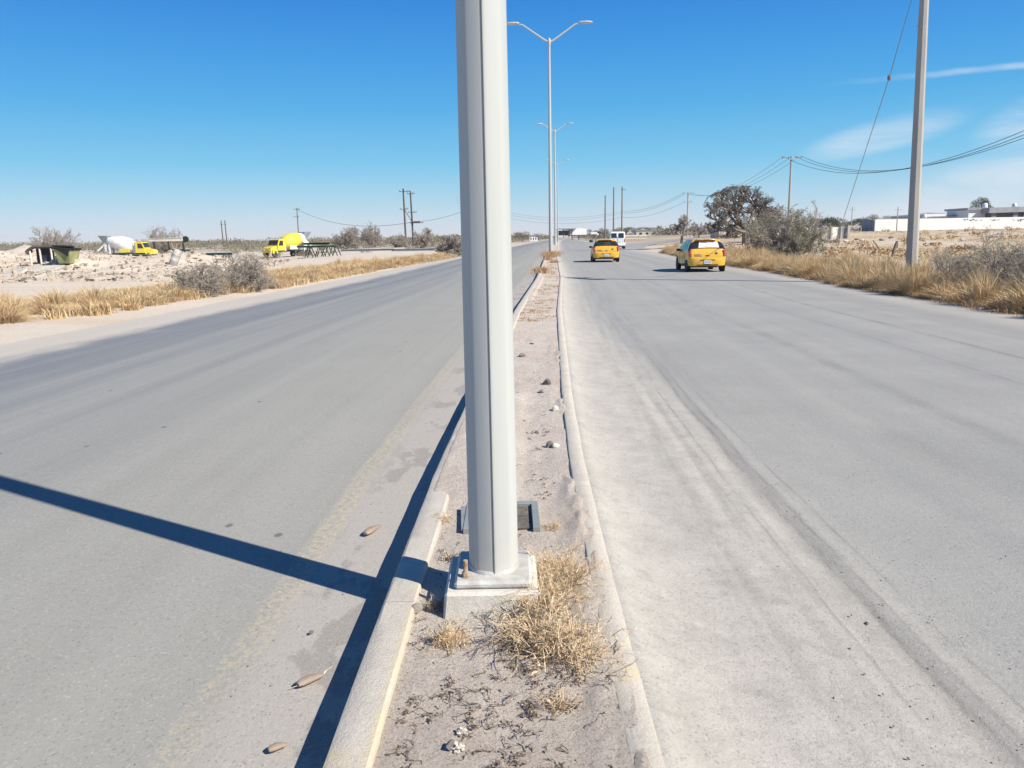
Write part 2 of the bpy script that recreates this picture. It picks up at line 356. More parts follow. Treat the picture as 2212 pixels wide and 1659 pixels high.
M['rubble'] = simple('rubble_stone', (.52,.445,.365), (.36,.305,.25), 1.6, .95, 0, .4, 10)
M['slab'] = simple('broken_concrete', (.58,.55,.49), (.45,.42,.37), 2, .95, 0, .4, 10)
M['husk'] = simple('brown_husk', (.36,.28,.225), (.24,.18,.145), 14, .7, 0, .4, 60)
M['paper'] = simple('white_litter', (.82,.83,.84), (.7,.7,.7), 10, .7)
# ------------------------------------------------------------------ world and light
SUN_EL = 40.; sx, sy = .853, -.522
def build_world():
    w = bpy.data.worlds.new('World'); S.world = w; w.use_nodes = True; t = w.node_tree; n = t.nodes; l = t.links
    bg = n['Background']; sky = n.new('ShaderNodeTexSky'); sky.sky_type = 'NISHITA'; sky.sun_disc = False
    sky.sun_elevation = math.radians(SUN_EL); sky.sun_rotation = math.atan2(sx, sy)
    sky.air_density = 1.0; sky.dust_density = .3; sky.ozone_density = 2.0; sky.altitude = 1100
    tc = n.new('ShaderNodeTexCoord'); D = tc.outputs['Generated']
    def mth(op, a, b=0.):
        k = n.new('ShaderNodeMath'); k.operation = op
        for i, v in enumerate((a, b)):
            if isinstance(v, bpy.types.NodeSocket): l.new(v, k.inputs[i])
            else: k.inputs[i].default_value = v
        return k.outputs[0]
    def mr(f, a, b, c=0, d=1):
        k = n.new('ShaderNodeMapRange'); k.interpolation_type = 'SMOOTHSTEP'; l.new(f, k.inputs[0])
        for i, v in enumerate((a, b, c, d)): k.inputs[i+1].default_value = v
        return k.outputs[0]
    def dot(v):
        k = n.new('ShaderNodeVectorMath'); k.operation = 'DOT_PRODUCT'; l.new(D, k.inputs[0]); k.inputs[1].default_value = v; return k.outputs['Value']
    def noise(sc, rot, scl, det=6, rg=.6, dist=.4):
        m = n.new('ShaderNodeMapping'); l.new(D, m.inputs[0]); m.inputs['Rotation'].default_value = rot; m.inputs['Scale'].default_value = scl
        k = n.new('ShaderNodeTexNoise'); l.new(m.outputs[0], k.inputs['Vector']); k.inputs['Scale'].default_value = sc; k.inputs['Detail'].default_value = det
        k.inputs['Roughness'].default_value = rg; k.inputs['Distortion'].default_value = dist; return k.outputs['Fac']
    z = dot((0, 0, 1)); x = dot((1, 0, 0)); y = dot((0, 1, 0)); az = mth('DIVIDE', x, mth('MAXIMUM', y, .05)); el = mth('DIVIDE', z, mth('MAXIMUM', y, .05))
    # contrail : a great circle through two directions
    r1 = Vector(ray(1700, 192)).normalized(); r2 = Vector(ray(2212, 140)).normalized(); nn = r1.cross(r2).normalized()
    d = mth('ABSOLUTE', mth('ADD', dot(nn), mth('MULTIPLY', mth('SUBTRACT', noise(18, (0,0,0), (1,1,1), 3), .5), .004)))
    con = mth('MULTIPLY', mr(d, .0005, .0048, 1, 0), mr(az, .36, .66)); con = mth('MULTIPLY', con, mr(noise(30, (0,0,0), (1,1,1), 3), .3, .6, .5, 1))
    con = mth('MULTIPLY', con, mr(y, 0, .1))
    ci = noise(3.2, (0, 0, 0), (1.2, 1, 5.5), 7, .62, .6)
    # patches : (az, el, width, height, strength)
    tot = None
    for a, e, wa, we, k in ((.66, .05, .28, .052, 1.), (.47, .118, .095, .02, .8), (.665, .13, .08, .035, .75), (.46, .02, .4, .03, .25), (.9, .08, .4, .08, .8)):
        q = mth('ADD', mth('POWER', mth('DIVIDE', mth('SUBTRACT', az, a), wa), 2), mth('POWER', mth('DIVIDE', mth('SUBTRACT', mth('SUBTRACT', el, mth('MULTIPLY', mth('SUBTRACT', az, a), .22)), e), we), 2))
        q = mr(q, 0., 1.6, k, 0); tot = q if tot is None else mth('MAXIMUM', tot, q)
    cl = mth('MULTIPLY', tot, mr(ci, .36, .68, .10, 1)); cl = mth('MULTIPLY', cl, mr(y, 0, .1)); cl = mth('MULTIPLY', cl, .70)
    fac = mth('MINIMUM', mth('ADD', cl, mth('MULTIPLY', con, .45)), 1)
    mx = n.new('ShaderNodeMix'); mx.data_type = 'RGBA'; l.new(fac, mx.inputs[0])
    rp = n.new('ShaderNodeValToRGB'); l.new(z, rp.inputs[0]); cr = rp.color_ramp
    def lin(c): return tuple(((k/255+.055)/1.055)**2.4*SKYK for k in c)+(1,)
    SKYK = 1/(.08*2**.45)/10
    for i, (e, c) in enumerate(((0, (224,229,238)), (.012, (214,225,238)), (.045, (176,216,238)), (.09, (124,200,239)), (.155, (82,176,235)), (.21, (64,158,231)), (.27, (46,138,223)), (.5, (42,100,175)), (1, (30,68,125)))):
        q = cr.elements[i] if i < 2 else cr.elements.new(e)
        q.position = e; q.color = lin(c)
    gm = n.new('ShaderNodeVectorMath'); gm.operation = 'SCALE'; l.new(rp.outputs[0], gm.inputs[0]); gm.inputs['Scale'].default_value = 10
    sm = n.new('ShaderNodeMix'); sm.data_type = 'RGBA'; sm.inputs[0].default_value = .93; l.new(sky.outputs[0], sm.inputs[6]); l.new(gm.outputs[0], sm.inputs[7])
    hs = n.new('ShaderNodeHueSaturation'); hs.inputs['Saturation'].default_value = 1.0; l.new(sm.outputs[2], hs.inputs['Color'])
    l.new(hs.outputs[0], mx.inputs[6]); mx.inputs[7].default_value = (7.6, 8.0, 8.6, 1)
    l.new(mx.outputs[2], bg.inputs['Color']); bg.inputs['Strength'].default_value = .08
build_world()
sl = bpy.data.lights.new('sun', 'SUN'); sl.energy = 5.0; sl.angle = math.radians(.53); sl.color = (1, .93, .81)
so = bpy.data.objects.new('sun', sl); COL.objects.link(so)
sd = Vector((sx*math.cos(math.radians(SUN_EL)), sy*math.cos(math.radians(SUN_EL)), math.sin(math.radians(SUN_EL))))
so.rotation_euler = sd.to_track_quat('Z', 'Y').to_euler()
cam = bpy.data.cameras.new('camera'); co = bpy.data.objects.new('camera', cam); COL.objects.link(co); S.camera = co
cam.sensor_fit = 'HORIZONTAL'; cam.sensor_width = 36; cam.lens = 36*F/2212; cam.clip_end = 9000; cam.clip_start = .05
fwd = Vector((0, math.cos(PT), -math.sin(PT))); up0 = Vector((0, math.sin(PT), math.cos(PT))); rt0 = Vector((1, 0, 0))
rt = rt0*math.cos(RL)-up0*math.sin(RL); up = rt0*math.sin(RL)+up0*math.cos(RL)
mw = Matrix((rt, up, -fwd)).transposed().to_4x4(); mw.translation = (0, 0, H); co.matrix_world = mw
S.view_settings.view_transform = 'Standard'; S.view_settings.look = 'None'; S.view_settings.exposure = .45; S.view_settings.gamma = 1
S.render.engine = 'CYCLES'; S.render.resolution_x = 1024; S.render.resolution_y = 768
# ------------------------------------------------------------------ ground, roads, median, kerbs
def grid_mesh(name, X, Y, Z, mat, U=None, Vv=None, smooth=True):
    ny, nx = X.shape; idx = np.arange(ny*nx).reshape(ny, nx)
    f = np.stack([idx[:-1,:-1], idx[:-1,1:], idx[1:,1:], idx[1:,:-1]], -1).reshape(-1, 4)
    me = np_mesh(name, np.stack([X, Y, Z], -1).reshape(-1, 3), f)
    if U is not None:
        uvl = me.uv_layers.new(name='lane'); uv = np.stack([U.ravel(), Vv.ravel()], -1)[f.ravel()]
        uvl.data.foreach_set('uv', uv.astype(np.float32).ravel())
    return link_mesh(name, me, mat, smooth=smooth)
def steps(a, b, s0, g):
    r = [a]; s = s0
    while r[-1] < b: r.append(r[-1]+s); s *= g
    return np.array(r)
xs = np.concatenate([-steps(8.5, 2200, .35, 1.022)[::-1], np.linspace(-8, 9, 20), steps(9.5, 2200, .35, 1.022)])
ys = np.concatenate([[-60, -30, -10], steps(0, 110, .45, 1.003), steps(111, 2300, 1.5, 1.05)])
X, Y = np.meshgrid(xs, ys); X = X+cx(Y)*(np.abs(X) < 3000)
prop(grid_mesh('ground', X, Y, gz(X, Y), M['ground']), kind='structure')
yr = np.concatenate([[-12, -4], steps(0, 60, .09, 1.008), steps(61, 700, 1.5, 1.03)])
def road(name, us, zf, mat):
    U, Yv = np.meshgrid(us, yr); return prop(grid_mesh(name, U+cx(Yv), Yv, zf(U, Yv), mat, U, Yv), kind='structure')
road('road_left', np.concatenate([np.linspace(-9.2, -7.2, 9), np.linspace(-6.8, -.4, 17)]),
     lambda U, Yv: -.026*ss((-U-8.0)/1.0)+.004*fbm(U*.8, Yv*.3, 31)+.0*U, M['roadL'])
def zr(U, Yv):
    z = -.028*ss((U-9.4)/.8)+.004*fbm(U*.8, Yv*.3, 33)
    k = ss((1.75-U)/.9)
    z = z+.108*np.exp(-np.clip(U-.5, 0, 9)/.17)+.022*k
    rip = fbm(U*3.2, Yv*1.3, 41, 4)-.5; tr = fbm(U*11, Yv*.45, 45, 3)-.5
    z = z+ss((2.0-U)/.5)*(.024*rip*ss((U-.45)/.25)+.011*tr*ss((U-.8)/.3))
    gf = 1-ss((Yv-6)/7); z = z-gf*.007*np.exp(-((U-1.55)/.06)**2)+gf*.004*np.exp(-((U-1.68)/.04)**2)
    return z+.006
road('road_right', np.concatenate([np.linspace(.4, 2.2, 66), np.linspace(2.4, 9.0, 14), np.linspace(9.2, 10.4, 6)]), zr, M['roadR'])
# side road bending away to the right far ahead
bd = MB(); prof = []
for i in range(25):
    t = i/24; a = t*1.15; cxx = 12+95*(1-math.cos(a))*1.0; cyy = 92+95*math.sin(a)
    prof.append((cxx, cyy, math.cos(a), -math.sin(a)))
vs = []
for (a, b, c, d) in prof:
    for q in (-5, 5): vs.append((a+c*q, b+d*q, .02+float(max(gz(a+c*q, b+d*q), -.03))+.03))
bd.add(vs, [(2*i, 2*i+1, 2*i+3, 2*i+2) for i in range(24)])
prop(bd.build('road_bend', simple('far_asphalt', (.30,.30,.30), (.34,.33,.31), .5, .85)), kind='structure')
# median soil
um = np.linspace(-.49, .45, 64); ym = np.concatenate([[-6, -2, 0, 1], steps(1.3, 14, .03, 1.002), steps(14.2, 400, .12, 1.012)])
U, Yv = np.meshgrid(um, ym)
zm = .128+.016*(fbm(U*5, Yv*4, 51)-.5)+.010*(fbm(U*22, Yv*22, 55, 3)-.5)
zm = zm+(.016+.030*(fbm(U*9, Yv*3.5, 57, 4)-.46))*ss((U-.24)/.10)*(1-ss((Yv-4.3)/.4))
zm = zm+.022*ss((fbm(U*6, Yv*1.6, 58, 4)-.52)/.08)*ss((U-.30)/.08)*(1-ss((Yv-9)/2))
zm = zm+.006*ss((U-.18)/.1)*ss((Yv-4.7)/.4)*(1-ss((Yv-10)/3))
bur = ss((Yv-4.25-.12*(fbm(U*8, Yv*2, 61)-.5))/.06)*(1-ss((Yv-7.1)/.8))*ss((U+.50)/.05)*ss((.1-U)/.2)
zm = zm+.030*bur
bur2 = ss((Yv-15.5)/1)*ss((vn(Yv*.35, Yv*0, 66)-.35)/.2); zm = zm+.022*bur2*ss((-.2-U)/.1)*ss((U+.48)/.03)
zm = np.where((U <= -.485) | (U >= .445), .06, zm)
prop(grid_mesh('median', U+cx(Yv), Yv, zm, M['median']), kind='structure')
def kerb(name, sgn, mat):
    # profile from the inner foot, over the top, to the outer foot ; w = distance from inner edge
    yk = np.concatenate([[-6, -2, 0], steps(1, 16, .12, 1.004), steps(16.2, 400, .4, 1.02)])
    pr = [(-.145, -.05), (-.147, .10), (-.142, .146), (-.132, .153), (-.075, .155), (-.02, .152), (-.006, .145), (0, .13), (.012, .04), (.014, -.05)]
    if sgn > 0: pr = [(-.135, -.05), (-.135, .10), (-.130, .142), (-.12, .147), (-.075, .149), (-.035, .143), (-.012, .125), (0, .10), (.01, .03), (.014, -.05)]
    Pp = np.array(pr); Yk = np.repeat(yk[:, None], len(pr), 1)
    rough = (fbm(Yk*3, Pp[None, :, 0]*40+Yk*0, 70, 3)-.5)
    Ok = sgn*(.505+Pp[None, :, 0]+rough*.007); Zk = Pp[None, :, 1]+rough*.005+0*Yk
    U_ = -Pp[None, :, 0]+0*Yk if sgn < 0 else -Pp[None, :, 0]+0*Yk
    X_ = Ok+cx(Yk)
    if sgn > 0: U_ = Pp[None, :, 0]+.135+0*Yk
    o = grid_mesh(name, X_, Yk, Zk, mat, U_, Yk); o.data.set_sharp_from_angle(angle=math.radians(28 if sgn < 0 else 80))
    return prop(o, kind='structure')
kerb('kerb_left', -1, M['kerbL']); kerb('kerb_right', 1, M['kerbR'])
def unit(v): return v/np.maximum(np.linalg.norm(v, axis=-1, keepdims=True), 1e-9)
# ------------------------------------------------------------------ street lamps on the median
def ring(cxp, cyp, z, r, n=48, seam_phi=math.radians(3)):
    """half way between an octagon and a circle ; one edge of the octagon at the seam"""
    out = []
    for k in range(n):
        ph = 2*math.pi*k/n+seam_phi; loc = (ph-seam_phi) % (math.pi/4)-math.pi/8
        ro = r*math.cos(math.pi/8)/math.cos(loc)*1.03; rr = .62*ro+.38*r
        out.append((cxp+rr*math.sin(ph), cyp-rr*math.cos(ph), z))
    return out
def street_lamp(label, x, y, zb, h, r0, r1, arm, detail=False, ofs=0.):
    t = thing('street_lamp', label, 'street lamp', (x, y, zb), 0, 'twin arm street lamps along the median')
    n = 48 if detail else 16; vs = []; fs = []
    zz = [0, .25, .6, 1.2, 2, 3, 5, h] if detail else [0, h]
    for z in zz: vs += ring(0, 0, z, r0+(r1-r0)*z/h, n)
    for i in range(len(zz)-1):
        for k in range(n): fs.append((i*n+k, i*n+(k+1) % n, (i+1)*n+(k+1) % n, (i+1)*n+k))
    fs.append(tuple((len(zz)-1)*n+k for k in range(n)))
    MB().add(vs, fs).build('pole', M['polepaint'], t, True)
    if detail:
        s = MB(); a = math.radians(3)
        ra = r0*1.0185; rb = (r0+(r1-r0)*(h-.02)/h)*1.0185
        s.tube([(ra*math.sin(a), -ra*math.cos(a), .0), (rb*math.sin(a), -rb*math.cos(a), h-.02)], .0030, 6); s.build('weld_seam', M['seam'], t)
        s = MB(); s.box((0, 0, -.0175), (.315, .325, .035), None, .012); s.build('base_plate', M['plate'], t, False)
        w = MB(); w.lathe([(r0*1.06, 0), (r0*1.05, .006), (r0*1.0, .014)], n=32); w.build('weld_bead', M['plate'], t, True)
        for bx, by in ((-.112, -.112), (-.085, .128), (.06, .135)):
            b = MB(); b.lathe([(.017, 0), (.019, .001), (.019, .0035), (.017, .004)], Matrix.Translation((bx, by, .0)), 16)
            b.lathe([(.0145, .004), (.0152, .006), (.0152, .020), (.0145, .022)], Matrix.Translation((bx, by, .0)), 6)
            o = b.build('anchor_nut', M['rust'], t)
            c = MB(); c.tube([(bx, by, .02), (bx+.001, by, .072)], [.0095, .009], 12); c.build('anchor_bolt', M['rust'], o)
    k = h/17.5
    c = MB(); c.lathe([(r1*1.25, h-.35*k), (r1*1.5, h-.25*k), (r1*1.5, h+.05*k), (r1*.8, h+.2*k)], n=12); c.build('collar', M['polepaint'], t, True)
    for sgn in (-1, 1):
        e = arm*.62; a = MB()
        a.tube([(sgn*r1*.5, 0, h-.1*k), (sgn*.35*k, 0, h+.02*k), (sgn*e, 0, h+arm*.355), (sgn*(e+.12*arm), 0, h+arm*.375), (sgn*arm*.82, 0, h+arm*.378)], [.085*k, .085*k, .065*k, .06*k, .055*k], 8)
        ao = a.build('arm', M['polepaint'], t, True)
        l = MB(); q = sgn*arm
        vs = []
        for s0, wd, th in ((.70, .10, .05), (.76, .16, .075), (.88, .19, .085), (.97, .16, .06), (1.02, .08, .03)):
            X0 = sgn*arm*s0
            for yy, z2 in ((-wd, 0), (-wd*.7, th), (wd*.7, th), (wd, 0), (wd*.8, -th*.5), (-wd*.8, -th*.5)): vs.append((X0, yy*k*1.3, h+arm*.385+z2*k*1.4))
        fs = [(i*6+j, i*6+(j+1) % 6, (i+1)*6+(j+1) % 6, (i+1)*6+j) for i in range(4) for j in range(6)]+[tuple(range(6)), tuple(range(24, 30))]
        l.add(vs, fs); l.build('lamp_head', M['galv'], t, True)
    return t
PZ = .268
near_lamp = street_lamp('tall pale grey steel pole bolted to a concrete block, closest to the camera', -.09, 3.06, PZ, 12, .101, .053, 2.3, True)
def lamp_at(label, u, vb, vt, ut, al, ar, r, Yd):
    b = P(u, vb, Yd); tp = P(ut, vt, Yd); h = tp.z-.1; x1 = P(ar, vt-36*68/Yd, Yd).x; arm = x1-tp.x
    t = street_lamp(label, b.x, Yd, .1, h, r, r*.55, arm); return t
lamp_at('second street lamp from the camera, pole base in dry grass on the median', 1190, 553, 88, 1182, 1098, 1274, .165, 68.4)
lamp_at('third street lamp, thin pole just behind the second one', 1200, 530, 283, 1193, 1150, 1232, .21, 150)
lamp_at('fourth street lamp, faint and farthest along the median', 1205, 524, 356, 1197, 1160, 1222, .17, 225)
# concrete footing of the near lamp
f = MB(); f.box((-.105, 3.06, .1565), (.39, .39, .153), None, .012)
ft = f.build('concrete_footing', M['footing'])
prop(ft, 'square weathered concrete block under the near lamp pole', 'footing')
ftm = ft.data
for v in ftm.vertices:
    if v.co.z > .2: v.co.x += (v.co.x+.09)*-.035+.004; v.co.y -= (v.co.y-3.06)*.03
    v.co.x += .004*math.sin(v.co.y*90)
ft.location = (-.09, 3.06, .08)
for v in ftm.vertices: v.co.x += .09; v.co.y -= 3.06; v.co.z -= .08
# handhole frame behind the pole
hh = thing('access_box', 'grey steel access box frame with an open pit behind the near pole', 'access box', (-.066, 3.97, .112))
m_ = MB(); w_, d_, e_ = .32, .36, .04
for c, d in (((0, d_/2, .022), (w_+.08, .04, .05)), ((w_/2+.02, -.02, .022), (.04, d_, .05)), ((-w_/2-.02, -.02, .022), (.04, d_, .05))): m_.box(c, d, None, .003)
m_.build('frame', M['framegrey'], hh)
m_ = MB(); m_.box((.0, d_/2-.027, -.01), (w_-.02, .012, .02)); m_.box((w_/2-.011, -.02, -.01), (.010, d_-.06, .02)); m_.build('rim', M['concrete'], hh)
m_ = MB(); m_.box((.05, 0, .024), (.24, .32, .006)); m_.build('pit', M['pit'], hh)
m_ = MB(); m_.box((-.14, -.02, .036), (.16, .34, .012), Matrix.Rotation(math.radians(4), 3, 'Z')); m_.build('lid', M['framegrey'], hh)
# ------------------------------------------------------------------ stones and small finds
import bmesh
def ico(sub):
    bm = bmesh.new(); bmesh.ops.create_icosphere(bm, subdivisions=sub, radius=1)
    v = np.array([p.co[:] for p in bm.verts]); fc = np.array([[q.index for q in f.verts] for f in bm.faces]); bm.free(); return v, fc
ICO1, ICO2 = ico(1), ico(2); ICO3 = ico(3)
def rock_v(base, seed, dims, rough=.35, flat=True):
    v = base[0].copy(); r = np.random.default_rng(seed)
    for k in range(9):
        n = r.normal(size=3); n /= np.linalg.norm(n); d = r.uniform(.5, .92); q = v@n; v = v-np.outer(np.clip(q-d, 0, 9), n)*.9
    v = v*(1+rough*.4*(fbm(v[:, 0]*2+seed, v[:, 1]*2+v[:, 2]*1.7, seed, 3)-.5)[:, None]); return v*np.array(dims)
def rotz(v, a):
    c, s = math.cos(a), math.sin(a); return v@np.array([[c, s, 0], [-s, c, 0], [0, 0, 1]])
def rock(name, label, cat, x, y, z, dims, mat, seed, group=None, rz=0):
    B_ = ICO3 if y < 4 else ICO2; v = rotz(rock_v(B_, seed, dims, .5), rz); Fc = B_[1]
    if mat is M['rockw'] and y < 4:      # crumbling lump made of many angular crumbs
        rr = np.random.default_rng(seed); vs = []; fs = []; b = 0
        for q in range(34):
            d = unit(rr.normal(size=3)); s = rr.uniform(.22, .48); w = rock_v(ICO2, int(rr.integers(0, 900)), (s, s*.85, s*.8), .8)+d*rr.uniform(.2, .8); vs.append(w); fs.append(ICO2[1]+b); b += len(w)
        v = np.concatenate(vs)*np.array(dims)*.82; Fc = np.concatenate(fs)
    v[:, 2] -= v[:, 2].min()*.75
    o = link_mesh(name, np_mesh(name, v, Fc), mat, loc=(x, y, z), smooth=False)
    return prop(o, label, cat, group)
gs = 'loose stones on the median'
for i, (x, y, d, mk, lb) in enumerate([
    (.365, 7.84, (.058,.05,.042), 'rockd', 'largest dark stone on the median beside the right kerb'),
    (.29, 7.40, (.045,.035,.024), 'rock', 'brownish stone just in front of the largest dark stone'),
    (.37, 6.58, (.035,.045,.035), 'rockw', 'farther of two white stones against the right kerb'),
    (.305, 5.38, (.035,.035,.028), 'rockw', 'nearer white stone against the right kerb'),
    (.265, 5.40, (.022,.03,.034), 'rockd', 'dark stone touching the left side of the nearer white stone'),
    (.19, 5.83, (.024,.02,.016), 'rock', 'small brown stone midway between the two white stones'),
    (.07, 6.91, (.035,.025,.014), 'rockd', 'flat dark stone lying close to the right of the near pole'),
    (.06, 7.35, (.022,.025,.016), 'rockd', 'tiny dark stone behind the flat dark stone'),
    (.15, 9.78, (.07,.05,.03), 'rock', 'tan stone farther up the median, left of centre'),
    (.30, 10.9, (.05,.03,.015), 'rockd', 'low dark stone farther up the median by the right kerb'),
    (-.335, 7.0, (.035,.03,.02), 'rock', 'brown stone on the buried kerb left of the pole'),
    (-.36, 6.55, (.022,.02,.013), 'rockd', 'small dark stone on the buried kerb left of the pole'),
    (-.172, 2.13, (.028,.022,.017), 'rockw', 'upper of two white lumps at the bottom of the picture'),
    (-.182, 2.055, (.026,.028,.022), 'rockw', 'lower of two white lumps at the bottom of the picture'),
    (-.205, 2.06, (.014,.02,.018), 'rockd', 'dark pebble beside the lower white lump'),
    (-.405, 2.93, (.028,.024,.02), 'rock', 'grey stone beside the left corner of the concrete footing')]):
    rock('stone', lb, 'stone', x, y, .128, d, M[mk], 100+i, gs, i*1.3)
for x, y, lb in ((-.86, 2.99, 'small dark pebble in the gutter near the shadow of the lamp pole'), (1.46, 2.98, 'small dark pebble on the sand of the right road'), (.93, 2.75, 'dark stone chip on the sand right of the dry weeds')):
    rock('pebble', lb, 'pebble', x, y, .008, (.014,.011,.009), M['rockd'], int(y*50), 'pebbles lying on the road', 1)
# elongated brown husks in the gutter
def husk(label, x, y, ang, L, R_, stem=True):
    t = thing('husk', label, 'husk', (x, y, .012), ang, 'brown husks in the gutter')
    m = MB(); pts = []; rr = []
    for i in range(13):
        q = i/12; pts.append((L*(q-.5), .006*math.sin(q*3), R_*.75)); rr.append(R_*(math.sin(math.pi*min(1, .06+q*.9))**.55)*(1-.45*q)+.002)
    m.tube(pts, rr, 14); o = m.build('pod', M['husk'], t, True)
    for v in o.data.vertices: v.co.z = max(0.001, v.co.z*(.75)); v.co.y *= 1.25
    if stem:
        m = MB(); m.tube([(L*.45, 0, R_*.6), (L*.62, .01, R_*.9), (L*.85, .004, R_*1.5)], [.003, .0024, .001], 6)
        m.build('stalk', M['weed'], t)
        m = MB(); m.tube([(-L*.42, 0, R_*.3), (-L*.75, .006, .004)], [.0016, .0008], 5); m.build('stalk', M['weed'], t)
husk('longest brown husk with a thin stalk beside the shadow of the left kerb', -.765, 2.62, math.radians(38), .105, .019)
husk('greyish brown husk in the gutter beyond the shadow of the lamp pole', -.795, 4.12, math.radians(62), .14, .022, False)
husk('short husk in the gutter at the bottom edge of the picture', -.775, 2.235, math.radians(25), .06, .014, False)
# ------------------------------------------------------------------ twig and blade generators
def seg_mesh(name, A, B, ra, rb, mat, parent=None, loc=None, extra=None):
    """three sided tapering sticks"""
    A = np.asarray(A, float); B = np.asarray(B, float); ra = np.asarray(ra, float); rb = np.asarray(rb, float)
    d = B-A; d /= np.maximum(np.linalg.norm(d, axis=1), 1e-6)[:, None]
    ref = np.where(np.abs(d[:, 2:3]) < .9, np.array([[0, 0, 1.]]), np.array([[1., 0, 0]]))
    p = np.cross(d, ref); p /= np.linalg.norm(p, axis=1)[:, None]; q = np.cross(d, p)
    n = len(A); V = np.zeros((n, 6, 3))
    for k in range(3):
        t = 2*math.pi*k/3; o = p*math.cos(t)+q*math.sin(t)
        V[:, k] = A+o*ra[:, None]; V[:, 3+k] = B+o*rb[:, None]
    b = (np.arange(n)*6)[:, None]
    Q = np.concatenate([b+np.array([[k, (k+1) % 3, 3+(k+1) % 3, 3+k]]) for k in range(3)])
    return link_mesh(name, np_mesh(name, V.reshape(-1, 3), Q), mat, parent, loc)
def branches(starts, dirs, lens, rads, levels, nchild, spread, shrink, curve=.25, upb=.0, rshrink=.6, seed=1, sub=3):
    """vectorised branching ; returns arrays per level (A,B,ra,rb)"""
    r = np.random.default_rng(seed); out = []
    P0 = np.asarray(starts, float); D = unit(np.asarray(dirs, float)); L = np.asarray(lens, float); R_ = np.asarray(rads, float)
    for lv in range(levels):
        n = len(P0); pts = [P0]; dd = D.copy()
        for k in range(sub):
            dd = unit(dd+r.normal(size=(n, 3))*curve+np.array([0, 0, upb])); pts.append(pts[-1]+dd*(L/sub)[:, None])
        lvl = []
        for k in range(sub):
            a = R_*(1-(1-rshrink)*k/sub); b = R_*(1-(1-rshrink)*(k+1)/sub)
            lvl.append((pts[k], pts[k+1], a, b))
        out.append(tuple(np.concatenate([q[i] for q in lvl]) for i in range(4)))
        if lv == levels-1: break
        c = nchild[lv] if isinstance(nchild, (list, tuple)) else nchild
        ts = r.uniform(.3, 1.0, size=(n, c)); ts[:, 0] = 1
        PP = np.stack(pts, 1); seg = np.clip((ts*sub).astype(int), 0, sub-1); fr = ts*sub-seg
        idx = np.arange(n)[:, None]; st = PP[idx, seg]*(1-fr[..., None])+PP[idx, seg+1]*fr[..., None]
        sp = spread[lv] if isinstance(spread, (list, tuple)) else spread
        nd = unit(dd[:, None, :]+r.normal(size=(n, c, 3))*sp)
        P0 = st.reshape(-1, 3); D = nd.reshape(-1, 3)
        L = (L[:, None]*shrink*r.uniform(.6, 1.2, size=(n, c))).reshape(-1); R_ = (R_[:, None]*rshrink*np.ones((n, c))).reshape(-1)
    return out
def cat_levels(lv): return tuple(np.concatenate([q[i] for q in lv]) for i in range(4))
def leaves(name, centers, size, mat, parent=None, loc=None, seed=0, asp=.45):
    r = np.random.default_rng(seed); n = len(centers); C = np.asarray(centers)
    a = unit(r.normal(size=(n, 3))); b = unit(np.cross(a, r.normal(size=(n, 3)))); s = (size*r.uniform(.5, 1.3, n))[:, None]
    V = np.stack([C-a*s, C+b*s*asp, C+a*s, C-b*s*asp], 1); i = (np.arange(n)*4)[:, None]+np.arange(4)
    return link_mesh(name, np_mesh(name, V.reshape(-1, 3), i), mat, parent, loc)
def blades(name, pos, h, w, lean, mat, parent=None, seed=0, kind=None, up=1.0):
    """grass blades : pos (n,3), h (n,) ; bent strips of three points"""
    r = np.random.default_rng(seed); n = len(pos); h = h*r.uniform(.45, 1.15, n)
    az = r.uniform(0, 2*math.pi, n); ln = lean*r.uniform(.15, 1.3, n)
    d = np.stack([np.cos(az), np.sin(az), np.zeros(n)], 1); q = np.stack([-np.sin(az+r.normal(size=n)*.8), np.cos(az), np.zeros(n)], 1)
    p1 = pos+d*(h*ln*.35)[:, None]+np.array([0, 0, up])*(h*.55)[:, None]
    p2 = pos+d*(h*ln)[:, None]+np.array([0, 0, up])*(h*(1-.35*ln))[:, None]
    ww = (w*r.uniform(.6, 1.3, n))[:, None]
    V = np.stack([pos-q*ww, pos+q*ww, p1+q*ww*.8, p1-q*ww*.8, p2], 1); b = (np.arange(n)*5)[:, None]
    o = link_mesh(name, np_mesh(name, V.reshape(-1, 3), [b+np.array([[0, 1, 2, 3]]), b+np.array([[3, 2, 4]])]), mat, parent)
    return prop(o, kind=kind)
# ------------------------------------------------------------------ dry weeds around the near pole
def weed(label, x, y, R_, h, nst, seed, mat='weed', lev=3, rad=.0021, z=.13, flat=.55, group='dry weeds on the median by the near pole', nch=(4, 4), bl=900):
    t = thing('dry_weed', label, 'dry weed', (x, y, z), 0, group)
    r = np.random.default_rng(seed); az = r.uniform(0, 6.283, nst); el = np.abs(r.normal(size=nst))*flat
    d = np.stack([np.cos(az), np.sin(az), el], 1); st = np.stack([r.normal(size=nst)*R_*.18, r.normal(size=nst)*R_*.18, np.zeros(nst)], 1)
    B = branches(st, d, np.full(nst, R_*.72)*r.uniform(.4, 1.15, nst), np.full(nst, rad), lev, list(nch)+[3], .55, .55, .28, .05, .7, seed)
    A0, B0, ra, rb = cat_levels(B); A0[:, 2] = np.maximum(A0[:, 2], .003); B0[:, 2] = np.maximum(B0[:, 2], .003); A0[:, 2] = np.minimum(A0[:, 2], h); B0[:, 2] = np.minimum(B0[:, 2], h*1.05)
    seg_mesh('stems', A0, B0, ra, rb, M[mat], t)
    if bl:
        pos = np.stack([r.normal(size=bl)*R_*.26, r.normal(size=bl)*R_*.26, np.zeros(bl)], 1)
        blades('blades', pos, np.full(bl, h*.75), .0013, .9, M['weed'], t, seed)
    return t
